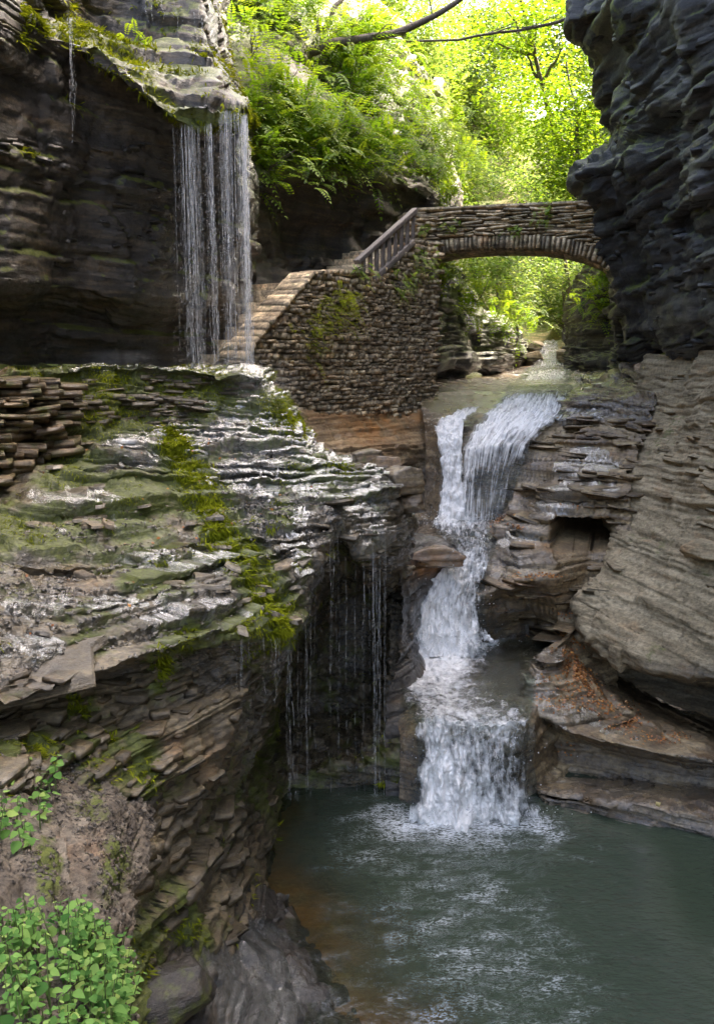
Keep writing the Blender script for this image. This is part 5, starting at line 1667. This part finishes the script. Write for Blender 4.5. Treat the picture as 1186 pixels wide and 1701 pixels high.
strands('lip_moss', VA, NA, mk * (qx > 30) * (qy > -30) * (qy < 260), 24000, 0.04, 0.15, 'moss fringe along the lip of the left cliff', 703)

# ------------------------------------------------------------------ loose shale and slabs on the left ledge
def chip(rng, k=6):
    a = np.sort(rng.uniform(0, 2 * math.pi, k))
    r = rng.uniform(0.6, 1.0, k)
    xy = np.stack([np.cos(a) * r, np.sin(a) * r * 0.7], -1)
    V = np.concatenate([np.c_[xy * 0.92, np.full(k, 0.5)], np.c_[xy, np.full(k, -0.5)]])
    F = [[0, i, i + 1] for i in range(1, k - 1)]
    for i in range(k):
        j = (i + 1) % k
        F += [[i, k + i, k + j], [i, k + j, j]]
    return V, np.array(F)


rng = np.random.default_rng(71)
CH = [chip(rng) for _ in range(8)]
qx, qy = proj(VL)
den = blobs(qx, qy, [(120, 1020, 150, 70, 1.0), (330, 1000, 100, 45, 0.5), (60, 1090, 90, 40, 1.0), (250, 1060, 80, 35, 0.9), (300, 920, 130, 50, 0.35), (470, 850, 110, 60, 0.35), (560, 850, 60, 40, 0.3), (440, 760, 90, 25, 0.3), (70, 1280, 120, 25, 0.7), (200, 900, 120, 40, 0.3)])
den = den * (NL[..., 2] > 0.35) * np.clip(0.6 + 0.8 * fbm(VL * 1.3, 3, 72), 0, 1)
Vf, Nf = VL.reshape(-1, 3), NL.reshape(-1, 3)
wts = den.ravel() / den.sum()
b = Bag()
for i in rng.choice(len(wts), 4300, p=wts):
    v, f = CH[int(rng.integers(8))]
    s = rng.uniform(0.015, 0.045)
    n = unit(Nf[i] * 0.6 + np.array([0, 0, 0.8]) + rng.normal(size=3) * 0.42)
    x = unit(np.cross(n, rng.normal(size=3)))
    y = np.cross(n, x)
    b.add(v * np.array([s, s, s * 0.28]) @ np.stack([x, y, n]) + Vf[i] + n * s * 0.1, f)
for A_ in ('moss',):
    pass
me = mesh_np('shale_chips', np.concatenate(b.V), np.concatenate(b.F), M['slab'], False, {'wet': np.full(b.n, 1.0), 'moss': np.zeros(b.n), 'stain': np.zeros(b.n)})
tag(obj('shale_chips', me), 'loose wet shale chips scattered on the left slab', 'shale', kind='stuff')

CHM = []
for k, (v, f) in enumerate(CH):
    CHM.append(mesh_np('slab', v, f, M['slab'], False, {'wet': np.full(len(v), 0.55), 'moss': np.full(len(v), 0.18), 'stain': np.zeros(len(v))}))


def put_slab(parent, p, n, size, thick, rng, yaw=None):
    o = obj('slab', CHM[int(rng.integers(8))], parent)
    n = Vector(n).normalized()
    q = n.to_track_quat('Z', 'Y').to_matrix() @ Matrix.Rotation(rng.uniform(0, 6.28) if yaw is None else yaw, 3, 'Z')
    place(o, Vector(p), q, (size, size * rng.uniform(0.7, 1.1), thick))
    return o


den2 = smooth(NL[..., 2], 0.3, 0.7) * (qx > -20) * (qx < 640) * (qy > 700) * (qy < 1130) * np.clip(0.5 + fbm(VL * 0.9, 2, 73), 0, 1)
wts = den2.ravel() / den2.sum()
for i in rng.choice(len(wts), 90, p=wts):
    s = rng.uniform(0.07, 0.22)
    n = unit(Nf[i] * 0.5 + np.array([0, 0, 1.0]) + rng.normal(size=3) * 0.08)
    put_slab(sheetL, Vf[i] + n * 0.01, n, s, rng.uniform(0.02, 0.05), rng)
p, n = on(VL, NL, 105, 828)
put_slab(sheetL, p + np.array([0.05, -0.08, 0.05]), (0.08, -0.1, 1), 0.36, 0.06, rng, 0.3)
p, n = on(VL, NL, 215, 735)
put_slab(sheetL, p + np.array([0.0, -0.05, 0.03]), (0.05, -0.25, 1), 0.26, 0.04, rng, 0.1)
p, n = on(VL, NL, 60, 1125)
put_slab(sheetL, p + np.array([0, 0.15, 0.02]), (0.15, -0.2, 1), 0.75, 0.10, rng, 0.5)

# broken blocks standing out of the rock faces
BLK = {}
for nm_, ms_, wt_ in (('slab', 0.30, 0.5), ('dark', 0.22, 0.6), ('bank', 0.10, 0.4), ('buff', 0.16, 0.0), ('cliff', 0.25, 0.2)):
    BLK[nm_] = [mesh_np('block', v, f, M[nm_], False, {'wet': np.full(len(v), wt_), 'moss': np.full(len(v), ms_), 'stain': np.zeros(len(v))}) for v, f in STV]


def face_blocks(sheet, V, Nn, box, count, mat, lo, hi, thick, seed, steep=0.55, proud=0.0):
    rng = np.random.default_rng(seed)
    qx, qy = proj(V)
    den = (qx > box[0]) & (qx < box[2]) & (qy > box[1]) & (qy < box[3]) & (np.abs(Nn[..., 2]) < steep)
    den = den & ~((qx > 900) & (qx < 1030) & (qy > 850) & (qy < 930))
    den = den * np.clip(0.5 + fbm(V * 1.1, 2, seed), 0.02, 1)
    Vq, Nq = V.reshape(-1, 3), Nn.reshape(-1, 3)
    for i in rng.choice(den.size, count, p=den.ravel() / den.sum()):
        n = Nq[i] * np.array([1, 1, 0.15])
        n = unit(n + rng.normal(size=3) * np.array([0.2, 0.2, 0.05]))
        t = unit(np.cross(n, np.array([0, 0, 1.0])) * -1 + np.array([0, 0, rng.normal() * 0.05]))
        o = obj('block', BLK[mat][int(rng.integers(10))], sheet)
        l = rng.uniform(lo, hi)
        dp = l * rng.uniform(0.6, 1.1)
        place(o, Vq[i] - n * dp * 0.5 + n * (proud + rng.uniform(0.0, 0.05)), frame_rot(t, n), (l, dp, rng.uniform(*thick)))


face_blocks(sheetL, VL, NL, (-20, 1120, 470, 1340), 230, 'slab', 0.10, 0.34, (0.03, 0.09), 841)
face_blocks(sheetL, VL, NL, (90, 625, 430, 705), 110, 'slab', 0.12, 0.40, (0.03, 0.08), 842, 0.7)
face_blocks(sheetL, VL, NL, (225, 1340, 420, 1700), 150, 'slab', 0.14, 0.40, (0.05, 0.13), 843, 0.8)
face_blocks(sheetL, VL, NL, (500, 830, 700, 960), 60, 'slab', 0.10, 0.30, (0.03, 0.08), 844, 0.8)
face_blocks(sheetR, VR, NR, (840, 690, 1060, 1060), 150, 'bank', 0.25, 0.8, (0.03, 0.10), 845, 0.8)
face_blocks(sheetS, VS, NS, (1000, 620, 1200, 1130), 60, 'buff', 0.2, 0.7, (0.03, 0.09), 846, 0.8)
face_blocks(cliffA, VA, NA, (-20, 230, 280, 520), 110, 'dark', 0.12, 0.4, (0.03, 0.09), 847, 0.5, -0.03)
face_blocks(cliffT, VT, NT, (1000, 0, 1200, 600), 110, 'cliff', 0.3, 1.0, (0.04, 0.12), 848, 0.6, -0.04)

# stack of broken slabs at the left end of the ledge
out_ = empty('rock_outcrop', P(40, 810, 10.2))
oinv = Matrix.Translation(-Vector(out_.location))
OUTM = [mesh_np('slab', v, f, M['slab'], False, {'wet': np.full(len(v), 0.35), 'moss': np.full(len(v), 0.44), 'stain': np.full(len(v), 0.12)}) for v, f in STV]
py = 628.0
row = 0
while py < 800:
    hpx = rng.uniform(6, 15)
    x = -60 + rng.uniform(0, 30)
    while x < 88 + 16 * math.sin(row * 1.3):
        wpx = rng.uniform(14, 52)
        d = np.interp(x, [-60, 100], [10.1, 11.35]) - 0.0028 * (py - 628) + 0.10 + rng.normal() * 0.07
        p = P(x + wpx / 2, py + hpx / 2 + rng.normal() * 2, d)
        o = obj('slab', OUTM[int(rng.integers(10))], out_)
        yw = 0.55 + rng.normal() * 0.25
        place(o, p, frame_rot((1, yw, rng.normal() * 0.07), (yw, -1, 0)), (wpx / FPX * d * 1.15, 0.6, hpx / FPX * d * 1.1))
        o.matrix_parent_inverse = oinv
        x += wpx
    py += hpx
    row += 1
tag(out_, 'stack of thin brown rock slabs at the left end of the ledge', 'outcrop')

# ------------------------------------------------------------------ boulders
def boulder(px, py, d, r, label, seed, mat='bank', flat=0.65, yaw=0.0, stain=0.0, moss=0.1, wet=0.5):
    n_u, n_v = 56, 34
    u, v = np.meshgrid(np.linspace(0, 2 * math.pi, n_u, endpoint=False), np.linspace(0.02, math.pi - 0.02, n_v))
    S = np.stack([np.cos(u) * np.sin(v), np.sin(u) * np.sin(v), np.cos(v)], -1)
    rp = np.random.default_rng(seed)
    pn = unit(rp.normal(size=(16, 3)))
    pn[:6] = unit(np.array([[1, .2, 0], [-1, .1, .1], [0, 1, .1], [.1, -1, .1], [0.1, 0, 1], [0, 0, -1.0]]) + rp.normal(size=(6, 3)) * 0.15)
    pd = rp.uniform(0.75, 1.05, 16)
    dots = np.maximum(S @ pn.T, 1e-3)
    B = S * np.min(pd / dots, axis=-1)[..., None]
    B = B * np.array([1, 0.8, flat])
    c = P(px, py, d)
    q = B * r
    q = q * (1 + 0.05 * fbm(q / r * 2.3 + seed, 4, seed))[..., None]
    k = np.floor((q[..., 2] + 0.03 * vnoise(q * 3, seed)) / (0.12 * r + 0.02))
    q[..., :2] *= (1 + 0.14 * (h01(k, seed=seed) - 0.5))[..., None]
    ca, sa = math.cos(yaw), math.sin(yaw)
    q = q @ np.array([[ca, sa, 0], [-sa, ca, 0], [0, 0, 1]])
    i = np.arange(n_u * n_v).reshape(n_v, n_u)
    j = np.roll(i, -1, 1)
    F = np.stack([i[:-1], i[1:], j[1:], j[:-1]], -1).reshape(-1, 4)
    k1 = n_u * n_v
    o = obj('boulder', mesh_np('boulder', q.reshape(-1, 3), F, M[mat], False, {'wet': np.full(k1, wet), 'moss': np.full(k1, moss), 'stain': np.full(k1, stain)}))
    o.location = c
    tag(o, label, 'rock')
    return o


boulder(884, 596, 32.5, 0.42, 'pale tan rock left of the far cascade seen through the arch', 821, 'buff', 0.7, 0.2, 0, 0.2, 0)
boulder(938, 590, 32.0, 0.40, 'tan rock right of the far cascade seen through the arch', 822, 'buff', 0.7, 0.8, 0, 0.2, 0)
boulder(890, 578, 34.5, 0.40, 'tan rock above the far cascade seen through the arch', 823, 'buff', 0.7, 0.5, 0, 0.3, 0)
boulder(672, 800, 12.2, 0.30, 'pale lumpy rock at the tip of the left slab', 801, 'bank', 0.8, 0.4)
boulder(645, 775, 12.8, 0.26, 'flat grey rock behind the tip of the left slab', 802, 'bank', 0.6, 0.2)
boulder(684, 836, 12.2, 0.24, 'small dark rock below the pale lump at the slab tip', 803, 'bank', 0.7, 0.9)
boulder(610, 758, 13.3, 0.28, 'low mossy rock along the far edge of the slab', 804, 'bank', 0.5, 0.1, 0, 0.4)
boulder(722, 925, 14.2, 0.42, 'reddish brown wet block beside the middle cascade', 805, 'bank', 0.5, 0.1, 0.3, 0.05, 0.8)
boulder(845, 885, 15.7, 0.30, 'wet leaf-strewn rock right of the small plunge pool', 806, 'bank', 0.55, 0.3, 0.1, 0.05, 0.9)
boulder(720, 1172, 12.0, 0.24, 'dark wedge of rock jutting into the stream above the lower fall', 807, 'dark', 0.35, 0.2, 0, 0, 1.0)
boulder(1170, 915, 12.6, 0.36, 'squarish block standing out of the pale right wall', 808, 'buff', 0.5, -0.5, 0, 0.15, 0)
boulder(300, 1640, 6.2, 0.30, 'leaning dark rock right of the foreground plants', 809, 'dark', 0.55, 0.5, 0, 0.42, 0.5)
boulder(1030, 1085, 13.0, 0.24, 'rounded grey block at the foot of the pale right wall', 810, 'buff', 0.85, 0.5, 0, 0.15, 0)

# ------------------------------------------------------------------ fallen leaves
def litter(name, V, Nn, blist, count, label, seed, size=(0.03, 0.055)):
    rng = np.random.default_rng(seed)
    qx, qy = proj(V)
    den = blobs(qx, qy, blist) * (Nn[..., 2] > 0.25)
    den = np.where(den > 0.08, den, 0)
    idx = rng.choice(den.size, count, p=den.ravel() / den.sum())
    n = unit(Nn.reshape(-1, 3)[idx] + rng.normal(size=(count, 3)) * 0.35)
    l = rng.uniform(*size, count)
    Vq = rhombi(V.reshape(-1, 3)[idx] + n * 0.012, np.cross(n, rng.normal(size=(count, 3))), n, l, l * 0.7, 0.2)
    tag(leaf_part(name, Vq, M['litter'], None), label, 'leaves', kind='stuff')


litter('leaf_litter', VM, NM, [(960, 1120, 26, 40, 1.0), (975, 1150, 22, 20, 0.9), (1035, 1200, 26, 12, 0.9), (950, 1085, 30, 12, 0.5), (905, 1135, 14, 14, 0.3), (1045, 1175, 16, 10, 0.4), (940, 1245, 14, 8, 0.6), (1000, 1175, 40, 14, 0.4), (1090, 1225, 50, 12, 0.3), (920, 1165, 30, 16, 0.35)], 2000, 'rusty dead leaves drifted on the right rock ledge', 811)
litter('leaf_litter', VR, NR, [(910, 1020, 40, 8, 0.8), (935, 1060, 40, 14, 1.0), (850, 870, 26, 12, 0.8), (945, 830, 30, 14, 0.4), (935, 1015, 26, 6, 0.8), (900, 960, 50, 8, 0.4), (870, 1010, 40, 8, 0.4)], 1000, 'rusty dead leaves caught on the steps right of the stream', 812)
litter('leaf_litter', VL, NL, [(300, 870, 200, 120, 0.5), (100, 1040, 120, 80, 0.6)], 90, 'a few brown leaves scattered over the left slab', 813)
p = P(1088, 1338, 10.45)
V = rhombi([p], [(0.6, -0.2, 0.5)], [(-0.1, -0.8, 0.5)], 0.085, 0.08, 0.15)
F = np.array([[0, 1, 2, 3]])
o = leaf_part('fallen_leaf', V, M['yellow_leaf'], None)
o.modifiers.new('thickness', 'SOLIDIFY').thickness = 0.002
tag(o, 'single yellow leaf on the low dark ledge by the pool', 'leaf')

# ------------------------------------------------------------------ foreground plants
def ovate(seed):
    r = np.random.default_rng(seed)
    t = np.array([0.0, 0.22, 0.45, 0.7, 0.88, 1.0])
    w_ = np.array([0.0, 0.40, 0.44, 0.28, 0.12, 0.0]) * r.uniform(0.9, 1.1)
    mid = np.stack([t, t * 0, -0.16 * t * t], -1)
    lf = mid[1:-1] + np.stack([np.array([-0.06, -0.03, 0.0, 0.02]), w_[1:-1], 0.10 * w_[1:-1] + 0.02], -1)
    rt = mid[1:-1] + np.stack([np.array([-0.06, -0.03, 0.0, 0.02]), -w_[1:-1], 0.10 * w_[1:-1] + 0.02], -1)
    V = np.concatenate([mid, lf, rt])
    F = [[0, 1, 6], [0, 10, 1], [4, 5, 9], [4, 13, 5]]
    for k in range(3):
        F += [[k + 1, k + 2, 7 + k], [k + 1, 7 + k, 6 + k], [k + 1, 11 + k, k + 2], [k + 1, 10 + k, 11 + k]]
    return V, np.array(F)


LFM = [mesh_np('leaf', *ovate(s), M['plant'], True) for s in range(4)]


def plant(p, h, label, group, rng, levels=4, leaf=0.047):
    root = empty('leafy_plant', p)
    top = np.array([rng.normal() * 0.12 * h, rng.normal() * 0.12 * h - 0.05 * h, h])
    t = np.linspace(0, 1, 6)[:, None]
    pts = top[None] * t + np.array([0, 0, 0.03 * h]) * np.sin(t * 3)
    V, F = tube(pts, np.linspace(0.005, 0.002, 6), 5)
    obj('stem', mesh_np('stem', V, F, M['stem'], True), root)
    az = rng.uniform(0, 6.28)
    for k in range(levels):
        f = 0.35 + 0.65 * (k + 0.6) / levels
        base = np.array([np.interp(f, t[:, 0], pts[:, i]) for i in range(3)])
        s = leaf * (1.15 - 0.16 * k) * rng.uniform(0.55, 1.35)
        for j in (0, 1):
            a = az + j * math.pi + rng.normal() * 0.2
            o = obj('leaf', LFM[int(rng.integers(4))], root)
            r3 = Matrix.Rotation(a, 3, 'Z') @ Matrix.Rotation(rng.uniform(-0.1, 0.55), 3, 'Y') @ Matrix.Rotation(rng.normal() * 0.25, 3, 'X')
            place(o, base + np.array([math.cos(a), math.sin(a), 0]) * 0.012, r3, (s, s, s))
        az += math.pi / 2 + rng.normal() * 0.2
    tag(root, label, 'plant', group)


rng = np.random.default_rng(91)
qx, qy = proj(VN)
ok = (qx > -60) & (qx < 215) & (qy > 1560) & (qy < 1900) & (qx < 60 + 0.62 * (qy - 1400))
cand = np.argwhere(ok)
chosen = []
for t_ in range(4000):
    i, j = cand[int(rng.integers(len(cand)))]
    p = VN[i, j]
    if all(np.linalg.norm(p - q) > 0.066 for q in chosen):
        chosen.append(p)
    if len(chosen) >= 230:
        break
for p in chosen:
    plant(p, rng.uniform(0.16, 0.34), 'leafy green plant in the dense clump filling the bottom left corner', 'plants in the bottom left clump', rng)
ok = (qx > -40) & (qx < 95) & (qy > 1285) & (qy < 1425) & (qx < 100 - 0.35 * (qy - 1300))
cand = np.argwhere(ok)
chosen = []
for t_ in range(2000):
    i, j = cand[int(rng.integers(len(cand)))]
    p = VN[i, j]
    if all(np.linalg.norm(p - q) > 0.13 for q in chosen):
        chosen.append(p)
    if len(chosen) >= 34:
        break
for p in chosen:
    plant(p, rng.uniform(0.10, 0.22), 'small leafy plant in the sparse patch on the left gravel bank', 'plants on the gravel bank', rng, 3, 0.055)
#SECTION4
# gravel on the near bank
rng = np.random.default_rng(95)
qx, qy = proj(VN)
den = ((qx > -40) & (qx < 260) & (qy > 1240) & (qy < 1720)) * (NN[..., 2] > 0.2) * np.clip(0.6 + fbm(VN * 2, 2, 96), 0.1, 1)
wts = den.ravel() / den.sum()
Vf2, Nf2 = VN.reshape(-1, 3), NN.reshape(-1, 3)
b = Bag()
for i in rng.choice(len(wts), 3000, p=wts):
    v, f = CH[int(rng.integers(8))]
    s = rng.uniform(0.008, 0.026)
    n = unit(Nf2[i] + rng.normal(size=3) * 0.4)
    x = unit(np.cross(n, rng.normal(size=3)))
    b.add(v * np.array([s, s, s * 0.5]) @ np.stack([x, np.cross(n, x), n]) + Vf2[i] + n * s * 0.1, f)
me = mesh_np('gravel', np.concatenate(b.V), np.concatenate(b.F), M['soil'], False, {'wet': np.full(b.n, 0.3), 'moss': np.zeros(b.n), 'stain': np.zeros(b.n)})
tag(obj('gravel', me), 'small brown gravel covering the near left bank', 'gravel', kind='stuff')

# ------------------------------------------------------------------ air
def vol_box(name, c, r, density, color=(0.95, 0.97, 1.0), aniso=0.2, noise_scale=None, ell=False):
    if ell:
        u, v = np.meshgrid(np.linspace(0, 2 * math.pi, 24, endpoint=False), np.linspace(0.05, math.pi - 0.05, 14))
        q = np.stack([np.cos(u) * np.sin(v), np.sin(u) * np.sin(v), np.cos(v)], -1)
        V = q.reshape(-1, 3) * np.asarray(r) + np.asarray(c)
        i = np.arange(24 * 14).reshape(14, 24)
        j = np.roll(i, -1, 1)
        F = [list(f) for f in np.stack([i[:-1], i[1:], j[1:], j[:-1]], -1).reshape(-1, 4)] + [list(i[0]), list(i[-1][::-1])]
        me = bpy.data.meshes.new(name)
        me.from_pydata([tuple(x) for x in V], [], F)
    else:
        V = np.array([[x, y, z] for z in (-1, 1) for y in (-1, 1) for x in (-1, 1)]) * np.asarray(r) + np.asarray(c)
        me = mesh_np(name, V, np.array([[0, 2, 3, 1], [4, 5, 7, 6], [0, 1, 5, 4], [2, 6, 7, 3], [0, 4, 6, 2], [1, 3, 7, 5]]))
    m, nt, out = nmat(name)
    pv_ = N(nt, 'VolumePrincipled')
    pv_.inputs['Color'].default_value = (*color, 1)
    pv_.inputs['Density'].default_value = density
    pv_.inputs['Anisotropy'].default_value = aniso
    if noise_scale:
        tc = N(nt, 'TexCoord')
        geo = N(nt, 'NewGeometry')
        vm = N(nt, 'VectorMath', operation='SUBTRACT')
        L(nt, geo.outputs['Position'], vm.inputs[0])
        vm.inputs[1].default_value = tuple(c)
        vd = N(nt, 'VectorMath', operation='DIVIDE')
        L(nt, vm.outputs[0], vd.inputs[0])
        vd.inputs[1].default_value = tuple(r)
        ln = N(nt, 'VectorMath', operation='LENGTH')
        L(nt, vd.outputs[0], ln.inputs[0])
        fall_ = math_(nt, 'SUBTRACT', 1.0, ln.outputs['Value'], True)
        dn = math_(nt, 'MULTIPLY', math_(nt, 'MULTIPLY', fall_, ramp(nt, noise(nt, geo.outputs['Position'], noise_scale, 3, 0.6), [(0.35, (0, 0, 0)), (0.65, (1, 1, 1))])), density)
        L(nt, dn, pv_.inputs['Density'])
    L(nt, pv_.outputs[0], out.inputs['Volume'])
    me.materials.append(m)
    o = obj(name, me)
    o['kind'] = 'stuff'
    return o


tag(vol_box('mist', P(190, 596, 13.2), (0.7, 0.4, 0.16), 0.9, noise_scale=4.0, ell=True), 'faint spray mist on the ledge left of the curtain fall', 'mist')
tag(vol_box('mist', P(420, 640, 13.2), (0.8, 0.6, 0.6), 0.45, noise_scale=1.6, ell=True), 'spray mist around the ledge corner below the curtain fall', 'mist')
tag(vol_box('mist', P(790, 1340, 10.5), (1.1, 0.5, 0.45), 0.9, noise_scale=2.0, ell=True), 'spray mist at the foot of the lowest fall', 'mist')
